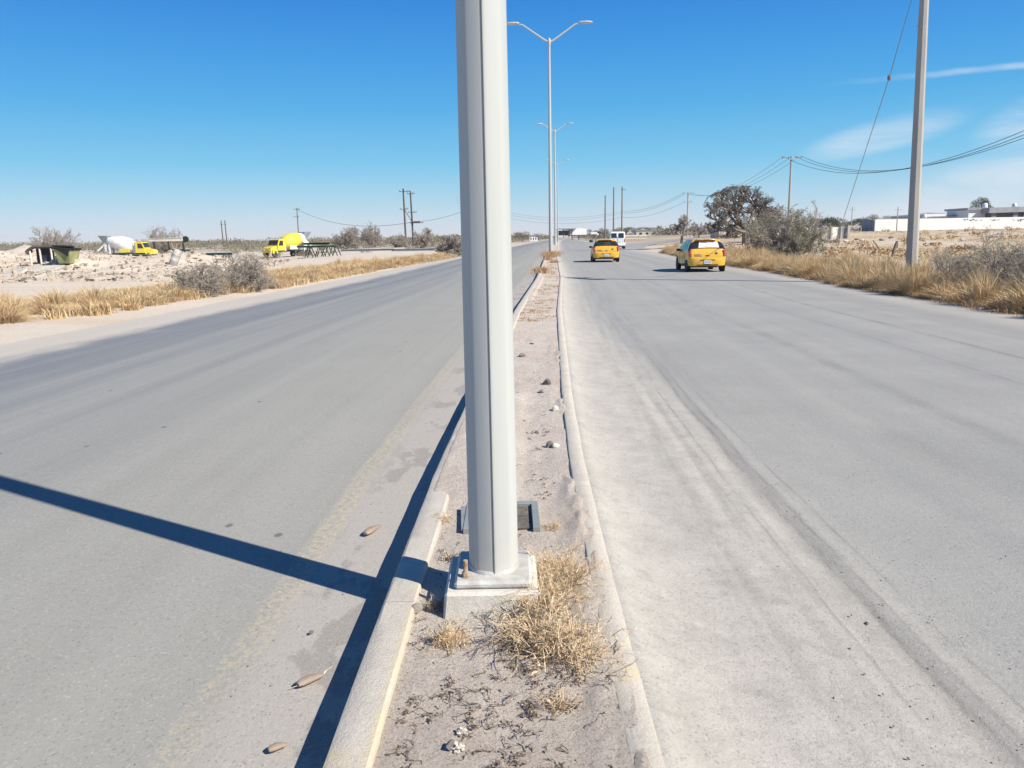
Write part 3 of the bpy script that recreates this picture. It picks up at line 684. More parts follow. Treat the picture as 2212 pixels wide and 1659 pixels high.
weed('tall tangled reddish dry weed right of the pole base', .17, 3.17, .20, .19, 60, 11, 'weed', rad=.0024, bl=800)
weed('pale straw tangle spilling over the front right corner of the footing', .095, 2.93, .16, .22, 50, 13, 'weed', rad=.0025, bl=500)
weed('grey branching dead weed reaching left in front of the footing', .09, 2.70, .21, .12, 40, 14, 'weed', rad=.0026, bl=250)
weed('few long dark bare stems lying on the soil in front of the footing', -.02, 2.70, .26, .035, 13, 31, 'weedgrey', rad=.0020, bl=0)
weed('wide spiky dry weed, nearest one on the right, casting spiky shadows', .18, 2.56, .21, .12, 56, 15, 'weed', rad=.0024, bl=300)
weed('low yellowish dry tuft in front of the footing on the left', -.25, 2.68, .10, .06, 26, 17, 'weed', rad=.0014, bl=500)
weed('small dry tuft low in the picture near the right kerb', .13, 2.27, .085, .035, 22, 19, 'weed', rad=.0013, bl=160)
weed('sparse dark tuft by the pole shadow left of the footing', -.31, 3.45, .06, .045, 16, 21, 'weedgrey', rad=.0014, bl=60)
weed('little dry tuft inside the left kerb behind the pole shadow', -.38, 3.95, .08, .03, 18, 23, 'weed', rad=.0013, bl=80)
weed('little dry tuft at the right corner of the access box', .19, 3.82, .07, .03, 18, 25, 'weed', rad=.0013, bl=80)
weed('tiny dry sprig on the sand against the outside of the right kerb', .575, 2.93, .06, .02, 10, 27, 'weed', rad=.0012, z=.05, bl=40)
weed('dead brown tuft in the shadow left of the footing', -.34, 2.95, .06, .08, 20, 29, 'weedgrey', rad=.0013, bl=60)
# leaf litter and tiny sprigs over the median soil
r = np.random.default_rng(3); As = []; Bs = []
for k in range(420):
    y = 1.85+abs(r.normal())*.62 if k < 330 else r.uniform(3.2, 6.5); x = r.uniform(-.38, .30)
    if fbm(x*5, y*5, 90) < .40 or (k < 330 and y > 3.0): continue
    m = r.integers(4, 12); a = r.uniform(0, 6.28); p = np.array([x, y, .136])
    for j in range(m):
        a += r.normal()*.9; d = np.array([math.cos(a), math.sin(a), r.normal()*.35])*r.uniform(.006, .018); q = p+d; q[2] = min(max(q[2], .131), .158)
        As.append(p.copy()); Bs.append(q.copy()); p = q if r.random() < .6 else p
nn_ = len(As); lt = seg_mesh('twig_litter', As, Bs, np.full(nn_, .0015), np.full(nn_, .0010), M['litter'])
prop(lt, 'scattered bits of dry twig and leaf on the median soil', 'litter', kind='stuff')
lc = np.stack([np.asarray(As)[:, 0]+r.normal(size=nn_)*.006, np.asarray(As)[:, 1]+r.normal(size=nn_)*.006, np.full(nn_, .138)], 1)
lo_ = leaves('leaf_litter', lc[::2], .0055, M['litter'], seed=5, asp=.7); prop(lo_, 'crumbled dry leaves among the twigs on the median', 'litter', kind='stuff')
# gravel : small grains on median, sand and gutter
def gravel(name, label, n, fx, mats, seed, smin, smax):
    r = np.random.default_rng(seed); V = []; Fc = []; b = 0
    for k in range(n):
        x, y, z = fx(r); s = smin+(smax-smin)*r.random()**4
        v = rock_v(ICO1, int(r.integers(0, 40)), (s, s*r.uniform(.6, 1), s*r.uniform(.4, .8))); v = rotz(v, r.uniform(0, 6)); V.append(v+np.array([x, y, z+s*.15])); Fc.append(ICO1[1]+b); b += len(v)
    o = link_mesh(name, np_mesh(name, np.concatenate(V), np.concatenate(Fc)), mats); return prop(o, label, 'gravel', kind='stuff')
gravel('gravel', 'fine grey gravel strewn over the median soil', 2600, lambda r: (r.uniform(-.42, .36), 1.7+r.random()**1.7*9, .128), M['rock'], 1, .0015, .009)
gravel('sand_gravel', 'dark grit strewn over the sand along the right road', 1900, lambda r: (.55+1.9*r.random()**1.6, 1.9+r.random()**1.8*11, .024), M['rock'], 2, .0015, .0075)
gravel('gutter_gravel', 'grit lying in the gutter along the left kerb', 500, lambda r: (-.7-abs(r.normal())*.35, 1.9+r.random()**1.7*8, .002), M['rock'], 4, .0015, .008)
# ------------------------------------------------------------------ dry grass on the median farther away, and verges
def scatter(n, f, seed):
    r = np.random.default_rng(seed); o = [f(r) for _ in range(n)]; return np.array([q for q in o if q is not None])
def tufts(name, label, C, per, rad, h, w, lean, mat, seed, cat='grass'):
    """C (n,3) tuft centres with optional scale column"""
    r = np.random.default_rng(seed); sc = C[:, 3] if C.shape[1] > 3 else np.ones(len(C))
    p = np.repeat(C[:, :3], per, 0); s = np.repeat(sc, per)
    p[:, :2] += r.normal(size=(len(p), 2))*(rad*s)[:, None]; p[:, 2] -= .01
    o = blades(name, p, h*s, w, lean, mat, None, seed); return prop(o, label, cat, kind='stuff')
def fm(r):
    y = 14+r.random()**1.3*62; o = r.uniform(-.36, .36)
    if vn(o*3, y*.5, 91) < .42: return None
    return (o+float(cx(y)), y, .135, r.uniform(.4, 1.1))
tufts('median_grass', 'thin brown dry grass growing on the median', scatter(420, fm, 5), 22, .06, .05, .004, 1.1, M['strawb'], 6)
clump = np.array([(float(cx(y))+o, y, .13, s) for y, o, s in [(62, .0, 1.3), (63, .2, 1.4), (64, -.15, 1.5), (60, .15, 1.1), (58, -.1, 1.1), (66, .1, 1.5), (67.6, -.3, 1.6), (67.6, .3, 1.6), (65, -.4, 1.2), (52, -.25, .9), (46, .2, .8), (35, -.4, .8), (33, -.42, 1.0), (36, -.45, .9)]])
tufts('lamp_base_grass', 'reddish brown grass tufts round the foot of the second lamp', clump, 200, .20, .30, .008, .7, M['strawb'], 7)
def seg_pts(poly, t):
    d = [0]
    for a, b in zip(poly, poly[1:]): d.append(d[-1]+(b-a).length)
    q = t*d[-1]
    for i in range(len(poly)-1):
        if q <= d[i+1]: return poly[i].lerp(poly[i+1], (q-d[i])/max(d[i+1]-d[i], 1e-6))
    return poly[-1]
LB = [G(90, 692), G(300, 670), G(450, 642), G(600, 624), G(800, 588), G(900, 571), G(988, 556)]
RB = [G(1428, 546), G(1470, 556), G(1565, 574), G(1650, 588), G(1750, 606), G(1850, 628), G(1960, 645), G(2060, 662), G(2212, 690), G(2500, 760)]
def verge(poly, side, wmax, n, seed, s0, s1, gap=.4):
    r = np.random.default_rng(seed); out = []
    for _ in range(n):
        t = r.random(); p = seg_pts(poly, t); w = wmax(t)*r.random()**1.25
        x = p.x+side*w; y = p.y+r.normal()*.3+w*.15
        if vn(x*.45, y*.33, seed) < gap*(.25+.75*w/wmax(t)) : continue
        out.append((x, y, float(gz(x, y)), s0+(s1-s0)*vn(x*.5, y*.5, seed+1)*r.uniform(.7, 1.25)))
    return np.array(out)
def mounds(name, label, C, per, w, mat, seed):
    """C rows : x, y, z, radius, height ; blades fan out of a domed clump"""
    r = np.random.default_rng(seed); n = (per*np.clip(C[:, 3]/.5, .3, 2)).astype(int); R_ = np.repeat(C, n, 0); k = len(R_)
    a = r.uniform(0, 6.283, k); q = r.random(k)**.6; d = np.stack([np.cos(a), np.sin(a), 0*a], 1)
    base = R_[:, :3]+d*(q*R_[:, 3]*.55)[:, None]; base[:, 2] -= .01
    L = R_[:, 4]*(1-.45*q**2)*r.uniform(.45, 1.15, k); out = (q*R_[:, 3]*.75+r.normal(size=k)*.06)
    q2 = unit(r.normal(size=(k, 3))*np.array([1, 1, .15])); ww = (w*r.uniform(.6, 1.4, k))[:, None]
    p1 = base+d*(out*.35)[:, None]+np.array([0, 0, 1.])*(L*.6)[:, None]; p2 = base+d*(out*1.1)[:, None]+np.array([0, 0, 1.])*(L*(1-.25*q))[:, None]+r.normal(size=(k, 3))*.03
    V = np.stack([base-q2*ww, base+q2*ww, p1+q2*ww*.8, p1-q2*ww*.8, p2], 1); b = (np.arange(k)*5)[:, None]
    return prop(link_mesh(name, np_mesh(name, V.reshape(-1, 3), [b+np.array([[0, 1, 2, 3]]), b+np.array([[3, 2, 4]])]), mat), label, 'grass', kind='stuff')
def mound_pts(poly, side, step, rows, R0, R1, h0, h1, seed, dist=lambda t: 1., jit=.35):
    r = np.random.default_rng(seed); L = sum((b-a).length for a, b in zip(poly, poly[1:])); out = []; s = 0
    while s < L:
        t = s/L; p = seg_pts(poly, t)
        for k in range(rows):
            if r.random() < .20+.10*k: continue
            R_ = r.uniform(R0, R1); x = p.x+side*(R_*.8+k*(R0+R1)*.62*dist(t)+abs(r.normal())*.12); y = p.y+r.normal()*jit
            out.append((x, y, float(gz(x, y)), R_, (h0+(h1-h0)*r.random()**1.3)*(.8+.4*vn(x*.2, y*.2, seed))))
        s += step
    return np.array(out)
CL = verge(LB, -1, lambda t: 1.7+3.2*math.sin(math.pi*min(1, t*1.1+.1))**.7, 1500, 21, .25, 1.2, .6)
tufts('verge_grass', 'golden dry grass along the far side of the left road', CL, 75, .13, .40, .007, .95, M['straw'], 22)
PA = [G(0, 672), G(160, 664)]
ML = mound_pts(LB, -1, .8, 5, .35, .9, .22, .66, 131, lambda t: .6+.7*math.sin(math.pi*min(1, t+.08)), .5)
mounds('verge_mounds', 'rounded golden clumps in the verge of the left road', ML, 330, .0065, M['straw'], 132)
ML2 = mound_pts(LB, -1, 1.3, 3, .25, .6, .2, .5, 133)
mounds('verge_brown_mounds', 'brown dead clumps in the verge of the left road', ML2, 260, .006, M['strawb'], 134)
CL2 = verge(PA, -1, lambda t: 3.0, 340, 23, .35, .7, .2); CL2[:, 0] += 1.5
tufts('verge_grass_patch', 'low golden grass patch at the left edge on bare dirt', CL2, 60, .14, .30, .007, .9, M['straw'], 24)
CR_ = 0 and verge(RB, 1, lambda t: 2.9+1.2*(1-t), 2300, 25, .35, 1.75, .42)
MR = mound_pts(RB, 1, .62, 4, .32, .85, .42, .98, 125)
mounds('roadside_grass', 'golden dry grass along the right side of the right road', MR, 800, .0052, M['straw'], 26)
MR2 = mound_pts(RB, 1, .6, 3, .3, .6, .22, .45, 127)
mounds('roadside_grey_grass', 'greyish brown dead stems between the golden roadside clumps', MR2, 520, .005, M['strawb'], 29)
CR2 = verge(RB, 1, lambda t: 2.4, 1300, 27, .35, 1.2, .45)
tufts('roadside_brown_grass', 'brown dead undergrowth at the foot of the roadside grass', CR2, 50, .18, .38, .005, 1.1, M['strawb'], 28)
def ff(r):
    a = r.uniform(.20, .80); d = 18*(150/18)**(r.random()**.8); x = a*d; y = d
    if x-float(cx(y)) < 12.5: return None
    if vn(x*.16, y*.07, 93) < .40: return None
    return (x, y, float(gz(x, y)), r.uniform(.4, 1.0))
tufts('field_grass', 'sparse low straw over the open field on the right', scatter(7500, ff, 31), 18, .26, .26, .010, 1.1, M['straw'], 32)
def fl(r):
    y = r.uniform(24, 150); x = -float(abs(r.normal()))*y*.5-12
    if x > -12 or vn(x*.1, y*.06, 95) < .55 or (34 < y < 105): return None
    return (x, y, float(gz(x, y)), r.uniform(.4, 1.0))
tufts('lot_grass', 'thin straw on the dirt lot at the left', scatter(1500, fl, 33), 16, .3, .26, .013, .9, M['straw'], 34)
#PART3
# ------------------------------------------------------------------ bushes and trees
def canopy(t, h, W, seed, stems=9, lev=4, nch=(5, 5, 4), r0=.035, mat='twig', leafmat=None, nleaf=0, leafsize=.03, spread=.5, upb=.06, trunk=None, rmin=.004, part='branches', base=None, droop=.28, name='leaves'):
    r = np.random.default_rng(seed)
    if trunk is None:
        az = r.uniform(0, 6.283, stems); d = np.stack([np.cos(az)*W/2, np.sin(az)*W/2, np.full(stems, h*.8)*r.uniform(.25, 1.2, stems)], 1)
        st = np.stack([r.normal(size=stems)*W*.05, r.normal(size=stems)*W*.05, np.zeros(stems)], 1); L = np.linalg.norm(d, axis=1)*.52
        B = branches(st, d, L, np.full(stems, r0), lev, list(nch), spread, .56, droop, upb, .55, seed)
    else:
        th, tr, ends = trunk
        m = MB(); rr = r.normal(size=(4, 2))*.12
        m.tube([(0, 0, -.1), (rr[0, 0], rr[0, 1], th*.4), (rr[1, 0], rr[1, 1], th)], [tr*1.25, tr, tr*.85], 9); m.build('trunk', M['bark'], t, True)
        n = stems; az = np.arange(n)*6.283/n+r.uniform(0, .8, n); z = r.uniform(.35, 1.1, n)
        d = np.stack([np.cos(az), np.sin(az), z], 1); st = np.repeat([[rr[1, 0], rr[1, 1], th*.95]], n, 0)
        L = (np.hypot(W/2, h-th)*.42)*r.uniform(.8, 1.1, n)
        B = branches(st, d, L, np.full(n, tr*.55), lev, list(nch), spread, .60, droop, upb, .58, seed)
    A0, B0, ra, rb = cat_levels(B)
    # rein the outline in to an uneven ellipsoid
    def clampp(Q):
        a = np.arctan2(Q[:, 1], Q[:, 0]); k = 1+.22*np.sin(a*3+seed)+.12*np.sin(a*7+seed*2); e = np.sqrt((Q[:, 0]/(W/2*k))**2+(Q[:, 1]/(W/2*k))**2+(np.clip(Q[:, 2]-h*.35, -9, 99)/(h*.65))**2)
        f = np.where(e > 1, 1/(e**.75), 1)[:, None]; c = np.array([0, 0, h*.35]); return c+(Q-c)*f
    A0 = clampp(A0); B0 = clampp(B0); A0[:, 2] = np.maximum(A0[:, 2], .02 if trunk is None else h*.12); B0[:, 2] = np.maximum(B0[:, 2], .02 if trunk is None else h*.12)
    o = seg_mesh(part, A0, B0, np.maximum(ra, rmin), np.maximum(rb, rmin*.8), M[mat], t)
    if nleaf:
        last = B[-1]; C = clampp(np.concatenate([last[0], last[1]])); i = r.integers(0, len(C), nleaf); C = C[i]+r.normal(size=(nleaf, 3))*leafsize*1.6; C[:, 2] = np.maximum(C[:, 2], .02)
        leaves(name, C, leafsize, M[leafmat], t, seed=seed)
    return o
def plant(name, label, cat, p, group=None): return thing(name, label, cat, (p.x, p.y, float(gz(p.x, p.y))), 0, group)
def at(u, Y):  # ground point straight below column u at depth Y
    p = P(u, 520, Y); return Vector((p.x, Y, float(gz(p.x, Y))))
def vspan(u, v, Y, zb): return P(u, v, Y).z-zb
# big grey green bush by the right road
p = G(1688, 556); h = P(1690, 455, p.y).z-p.z
t = plant('roadside_bush', 'big rounded grey green bush in front of the concrete utility pole', 'bush', p)
canopy(t, h*1.12, 6.0, 41, 26, 4, (6, 6, 5), .04, 'twig', 'sage', 42000, .045, .5, .02, rmin=.008)
# bare straggly bush to its right
p = at(1745, p.y+9); t = plant('bare_bush', 'thin bare straggly bush rising behind the big grey green one', 'bush', p)
canopy(t, P(1745, 432, p.y).z-p.z, 4.8, 43, 9, 5, (4, 4, 4, 3), .05, 'twig', None, 0, .05, .42, .14, rmin=.012)
# mesquite
p = at(1612, 92); h = P(1600, 404, 92).z-p.z
t = plant('mesquite_tree', 'large dark leafless tree with short thick trunk and wide crown', 'tree', p)
canopy(t, h*1.0, 13., 47, 8, 6, (5, 5, 4, 4, 3), .2, 'bark', None, 0, .13, .62, .08, trunk=(1.5, .42, 0), rmin=.017, droop=.38, name='twig_tips')
p = at(1655, 100); t = plant('mesquite_tree', 'smaller bare tree touching the right side of the large dark one', 'tree', p)
canopy(t, P(1655, 425, 100).z-p.z, 6.5, 48, 7, 6, (5, 5, 4, 4, 3), .2, 'twig', None, 0, .08, .6, .10, trunk=(1.3, .24, 0), rmin=.022, droop=.34, name='twig_tips')
p = at(1472, 118); t = plant('mesquite_tree', 'small bare round tree left of the leftmost concrete utility pole', 'tree', p)
canopy(t, P(1472, 466, 118).z-p.z, 4.6, 49, 6, 6, (5, 4, 4, 4, 3), .2, 'twig', None, 0, .09, .55, .10, trunk=(1.2, .2, 0), rmin=.022, name='twig_tips')
p = at(1508, 125); t = plant('mesquite_tree', 'low bare tree just right of the leftmost concrete utility pole', 'tree', p)
canopy(t, P(1508, 476, 125).z-p.z, 3.6, 50, 6, 6, (5, 4, 4, 4, 3), .2, 'twig', None, 0, .09, .55, .10, trunk=(1.0, .15, 0), rmin=.022, name='twig_tips')
# right foreground bushes
for lb, u, vb, vt, W, sd, st in (('wide grey green bush behind golden grass at the right edge', 2150, 640, 503, 2.5, 51, 15), ('grey green bush cut by the right edge of the picture', 2290, 655, 512, 2.2, 52, 13), ('low grey twiggy bush right of the big concrete pole foot', 2040, 600, 545, 1.6, 53, 9), ('dull green bush low behind the golden grass near the right edge', 2205, 610, 530, 2.4, 54, 11)):
    p = G(u, vb); t = plant('roadside_bush', lb, 'bush', p, 'grey bushes by the right verge')
    canopy(t, (P(u, vt, p.y).z-p.z)*1.22, W*1.25, sd, int(st*1.7), 4, (6, 6, 4), .018, 'twig', 'sage', 9000 if st > 10 else 2500, .016, .5, .05, rmin=.0042)
for u, v, lb in ((1990, 600, 'grey weedy clump at the foot of the big concrete pole, left side'), (1600, 545, 'reddish dry clump below the large leafless tree'), (1835, 560, 'thin brown weed clump beside the rusty frame')):
    p = G(u, v); t = plant('dry_bush', lb, 'bush', p); canopy(t, .7 if v < 590 else .6, 1.3, int(u), 9, 4, (5, 5, 4), .012, 'strawb' if v < 590 else 'twig', None, 0, .02, .5, .03, rmin=.004)
# left verge bush
for lb, u, vb, vt, W, sd in (('widest pale grey twiggy bush in the golden verge by the left road', 545, 630, 548, 3.2, 61), ('low grey twiggy bush at the left end of the widest verge bush', 490, 640, 575, 2.2, 62), ('grey twiggy bush at the right end of the widest verge bush', 592, 624, 560, 2.0, 63)):
    p = G(u, vb); p.x -= .8; t = plant('verge_bush', lb, 'bush', p, 'grey bushes by the left verge')
    canopy(t, P(u, vt, p.y).z-p.z, W, sd, 26, 4, (6, 6, 4), .016, 'twig', 'twig', 9000, .018, .55, .0, rmin=.0065)
for lb, u, Y, vt, W, sd in (('leafless bushy tree on the horizon behind the wrecked shelter', 122, 130, 498, 6.2, 71), ('leafless tree rising above the long beige gantry beam', 355, 165, 494, 6.0, 72), ('brownish round bush, right one of a pair left of the wooden poles', 797, 150, 487, 4.2, 73), ('thin greyish bush, left one of a pair left of the wooden poles', 750, 155, 494, 4.2, 74), ('small bare bush right behind the pair of wooden poles', 912, 140, 497, 3.4, 75), ('grey bush where the left road meets the horizon', 972, 75, 512, 2.6, 76), ('small bare bush in front of the wooden poles', 862, 150, 507, 3., 77)):
    p = at(u, Y); t = plant('leafless_tree' if Y > 145 or u < 200 else 'dry_bush', lb, 'tree' if u < 400 else 'bush', p)
    canopy(t, (P(u, vt, Y).z-p.z)*1.25, W*1.45, sd, 20, 4, (7, 6, 5), .06, 'twig', 'twig', 3000, .06, .45, .08, rmin=.022)
# ------------------------------------------------------------------ far scrub and distant trees
def crown_tree(name, label, cat, u, Y, vt, W, mat, seed, n=900, group=None, trunk=True, vb=None):
    p = at(u, Y); h = max(1.5, P(u, vt, Y).z-p.z); r = np.random.default_rng(seed)
    t = plant(name, label, cat, p, group)
    m = MB(); m.tube([(0, 0, -.2), (.1, 0, h*.3), (0, .1, h*.6)], [W*.035, W*.028, W*.015], 6)
    for k in range(4):
        a = k*1.6+seed; m.tube([(0, 0, h*.3), (math.cos(a)*W*.25, math.sin(a)*W*.25, h*.7)], [W*.018, W*.008], 5)
    m.build('trunk', M['bark'], t)
    K = 9; cs = np.stack([r.normal(size=K)*W*.22, r.normal(size=K)*W*.22, h*(.42+.42*r.random(K))], 1)
    C = cs[r.integers(0, K, n)]+unit(r.normal(size=(n, 3)))*(r.random(n)[:, None]**.4)*np.array([W*.2, W*.2, h*.17]); C[:, 2] = np.clip(C[:, 2], h*.2, h)
    leaves('crown', C, max(.09, W*.018), M[mat], t, seed=seed, asp=.6); return t
crown_tree('dark_tree', 'dark round tree standing up behind the white walled compound', 'tree', 2117, 230, 421, 6.6, 'evergreen', 5, 6000)
crown_tree('dark_tree', 'small dark tree top left of the white box on the compound', 'tree', 2075, 235, 447, 3.2, 'evergreen', 6, 900)
crown_tree('dark_tree', 'tiny dark tree top between white box and small dark tree', 'tree', 2093, 236, 452, 2.4, 'evergreen', 7, 500)
far = [(1790, 150, 468), (1812, 190, 472), (1768, 200, 466), (1838, 220, 474), (1856, 210, 468), (1872, 230, 462), (1892, 235, 460), (1908, 225, 464), (1745, 240, 470), (1380, 420, 489), (1398, 440, 490), (1416, 430, 491), (1432, 420, 487), (1352, 400, 490), (1330, 420, 492), (1310, 430, 491), (1285, 400, 492), (1236, 380, 489), (1250, 390, 494), (1128, 300, 499), (1455, 330, 493)]
for i, (u, Y, v) in enumerate(far):
    nm = f'between {"bush and grey end wall" if u > 1700 else "lamp row and bare tree"}'
    crown_tree('distant_tree', 'distant grey green tree '+nm, 'tree', u, Y, v, (5.5 if Y < 300 else 8)*random.uniform(.8, 1.25), 'scrub' if i % 4 else 'evergreen', 200+i, 2200, 'distant trees on the right horizon' if u > 1700 else 'distant trees at the end of the road')
def farscrub(name, label, n, ua, ub, Ya, Yb, hs, ws, mat, seed, leaf=.3, per=70):
    r = np.random.default_rng(seed); cc = []
    for _ in range(n):
        u = r.uniform(ua, ub); Y = Ya*(Yb/Ya)**r.random(); p = at(u, Y)
        if abs(p.x-float(cx(Y))) < 14 or (P(u, 520, Y).x > 60*Y/150 and Y > 140 and u > 1800 and Y < 200): continue
        hh = hs*r.uniform(.5, 1.3); w = ws*r.uniform(.6, 1.4)
        q = unit(r.normal(size=(per, 3)))*(r.random(per)[:, None]**.4)*np.array([w, w, hh*.55]); q[:, 2] = np.clip(q[:, 2]+hh*.45, .05, hh); cc.append(q+np.array(p[:]))
    o = leaves(name, np.concatenate(cc), leaf, M[mat], seed=seed, asp=.6); return prop(o, label, 'scrub', kind='stuff')
farscrub('left_scrub', 'low brownish desert scrub along the left horizon', 420, -300, 1180, 170, 520, 2.2, 3.2, 'scrub', 301, .17, 220)
farscrub('left_far_scrub', 'hazy line of scrub on the far left horizon', 500, -300, 1300, 450, 1300, 4.0, 9, 'scrub', 302, .5, 150)
farscrub('right_scrub', 'low scrub along the right horizon', 150, 1280, 2300, 260, 700, 3.2, 6, 'scrub', 303, .35, 160)
farscrub('near_left_scrub', 'scattered small shrubs on the dirt lot behind the rubble', 70, -100, 980, 100, 180, .9, 1.2, 'scrub', 304, .09, 160)
farscrub('field_shrubs', 'small dry shrubs dotted over the right field', 60, 1560, 2250, 45, 130, .5, .7, 'strawb', 305, .10, 60)
# ------------------------------------------------------------------ rubble
def rubble(name='rubble', label='broken stones and rubble heaped over the dirt lot on the left', N_=34000, mat='rubble', seed=9, k=1.):
    r = np.random.default_rng(seed); V = []; Fc = []; b = 0; CUB = np.array([[a, b_, c] for a in (-1, 1) for b_ in (-1, 1) for c in (-1, 1)], float); CF = np.array([[0,1,3,2],[4,6,7,5],[0,4,5,1],[2,3,7,6],[0,2,6,4],[1,5,7,3]]); lib = [(CUB*np.array([1, .75, .55])*r.uniform(.45, 1.0, (8, 3))+r.normal(size=(8, 3))*.12) for k in range(40)]
    big = []
    for _ in range(N_):
        y = 33*(105/33)**(r.random()**.8); x = -r.uniform(.22, .85)*y-4
        o = x-float(cx(y))
        if o > -15: continue
        if vn(x*.13, y*.1, 97) < .33 and r.random() > .15: continue
        s = .012+.03*r.random()+.17*r.random()**11; s *= k
        v = rotz(lib[r.integers(0, 40)]*s*np.array([r.uniform(.7, 1.3), r.uniform(.7, 1.3), r.uniform(.6, 1.4)]), r.uniform(0, 6.28))
        V.append(v+np.array([x, y, 0])); big.append((x, y, s)); Fc.append(CF+b); b += len(v)
    bx = np.array(big); z = gz(bx[:, 0], bx[:, 1]); 
    for i in range(len(V)): V[i][:, 2] += z[i]+bx[i, 2]*.15
    o = link_mesh(name, np_mesh(name, np.concatenate(V), np.concatenate(Fc)), M[mat]); prop(o, label, 'rubble', kind='stuff')
rubble()
rubble('dark_rubble', 'darker brown stones scattered through the rubble', 3500, 'rockd', 10, .9)
def slab(label, u, v, dims, rx, ry, rzz, seed, lift=0.):
    p = G(u, v); vs = rock_v(ICO2, seed, (1, 1, 1), .1); m = MB()
    r = random.Random(seed); n = 7; poly = [(dims[0]*math.cos(k*6.283/n)*r.uniform(.75, 1.1), dims[1]*math.sin(k*6.283/n)*r.uniform(.75, 1.1)) for k in range(n)]
    vv = [(a, b, -dims[2]) for a, b in poly]+[(a*.97, b*.97, dims[2]) for a, b in poly]
    m.add(vv, [tuple(range(n)), tuple(range(n, 2*n))]+[(i, (i+1) % n, n+(i+1) % n, n+i) for i in range(n)])
    o = m.build('concrete_slab', M['slab'], loc=(p.x, p.y, p.z+lift)); o.rotation_euler = (rx, ry, rzz)
    prop(o, label, 'concrete slab', 'broken concrete slabs on the rubble')
slab('pale tilted slab at the far left of the rubble, dark underneath', 34, 592, (.75, .6, .06), .25, -.25, .2, 1, .08)
slab('long low slab with a dark curved edge, right of the pale tilted slab', 100, 584, (.85, .4, .06), .3, -.15, .4, 2, .06)
slab('small broken slab lying in front of the long low one', 88, 604, (.3, .25, .06), .2, -.2, 1, 3, .08)
slab('pale block of broken concrete under the rusty drum', 400, 595, (.2, .18, .08), .3, .2, 2, 4, .08)
# littered white things
for i, (u, v, s, lb, cat) in enumerate([(123, 685, .085, 'crumpled white bag at the edge of the left road by the golden grass', 'bag'), (604, 618, .10, 'white scrap in the grass beyond the grey verge bushes', 'litter'), (1665, 588, .22, 'white rag lying at the edge of the grass right of the nearer taxi', 'litter'), (2005, 648, .12, 'pale grey crumpled bag in the shade at the grass edge', 'bag'), (2118, 672, .09, 'white scrap on the shoulder near the right edge', 'litter'), (893, 566, .16, 'greenish lump at the end of the golden grass by the left road', 'litter')]):
    p = G(u, v); v_ = rock_v(ICO3, 500+i, (s, s*.8, s*.6 if i != 2 else s*.25), .9); v_ = v_*(1+.25*(fbm(v_[:, 0]*30, v_[:, 1]*30+v_[:, 2]*20, i)-.5))[:, None]
    prop(link_mesh('crumpled_bag' if cat == 'bag' else 'scrap', np_mesh('scrap', v_, ICO3[1]), M['paper' if i not in (3, 5) else 'slab' if i == 3 else 'olive'], loc=(p.x, p.y, p.z+s*.3)), lb, cat)
for i in range(14):
    u, v = [(1780, 522), (1797, 523), (1810, 521), (1826, 523), (1850, 519), (1862, 521), (1925, 515), (1960, 545), (1905, 520), (2080, 520), (1770, 529), (1890, 552), (1945, 556), (1718, 545)][i]
    p = G(u, v); rock('field_stone', 'pale lump of rubble on the field before the white wall', 'stone', p.x, p.y, p.z, (.30 if v < 530 else .16, .25 if v < 530 else .14, .16 if v < 530 else .09), M['rockw' if i % 2 else 'rock'], 600+i, 'lumps of rubble on the right field')
# ------------------------------------------------------------------ utility poles and wires
def upole(name, label, u, Y, vt, r0, r1, mat, arms, wid, n=8, group=None, zb=None, lean=0., ins=True):
    p = at(u, Y); h = P(u, vt, Y).z-p.z
    t = thing(name, label, 'utility pole', (p.x, p.y, p.z), 0, group); t.rotation_euler = (0, lean, 0)
    m = MB(); m.tube([(0, 0, -.2), (0, 0, h)], [r0, r1], n); m.build('pole', M[mat], t, n > 8)
    for zz, hw, off in arms:
        m = MB(); m.box((off, -r1-.06, h-zz), (hw*2, .10, .11)); m.build('crossarm', M['galv' if mat == 'cpole' else 'wooddark'], t)
        if ins:
            for q in (-.95, -.1 if hw < 1.2 else -.35, .45, .95):
                m = MB(); m.lathe([(.05, 0), (.09, .05), (.05, .09), (.09, .14), (.04, .19), (.03, .26)], Matrix.Translation((off+q*hw, -r1-.06, h-zz+.055)), 8); m.build('insulator', M['insul'], t)
    return t, p, h
up2, p2, h2 = upole('utility_pole', 'concrete utility pole with a crossarm standing behind the big grey green bush', 1701, 104, 338, .19, .12, 'cpole', [(.35, 1.25, 0)], 1, group='concrete utility poles right of the road')
up3, p3, h3 = upole('utility_pole', 'leftmost concrete utility pole with two crossarms beside a bare tree', 1484, 186, 415, .22, .15, 'cpole', [(.4, 1.1, 0), (2.3, .9, 0)], 1, group='concrete utility poles right of the road')
PTs = {}
for u, vt, lb in ((1307, 422, 'shortest of the three tall poles above the far taxi'), (1325, 404, 'middle one of the three tall poles above the white van'), (1343, 403, 'right one of the three tall poles above the white van')):
    PTs[u] = upole('tall_pole', lb, u, 215, vt, .22, .15, 'wood', [(.8, .7, .35)] if u == 1343 else [], 1, group='tall bare poles beyond the white van', ins=False)
_, pa, ha = upole('wooden_pole', 'left one of the two dark wooden poles linked by a brace', 877, 158, 407, .22, .15, 'wooddark', [(.6, 1.1, .3), (4.0, .8, 0)], 1, group='dark wooden pole pair on the left', lean=-.012)
tb, pb, hb = upole('wooden_pole', 'right one of the two dark wooden poles, carrying a platform', 893, 158, 413, .22, .15, 'wooddark', [(.5, .7, .1), (4.1, .8, .2), (6.2, 1.3, .9)], 1, group='dark wooden pole pair on the left', lean=-.02)
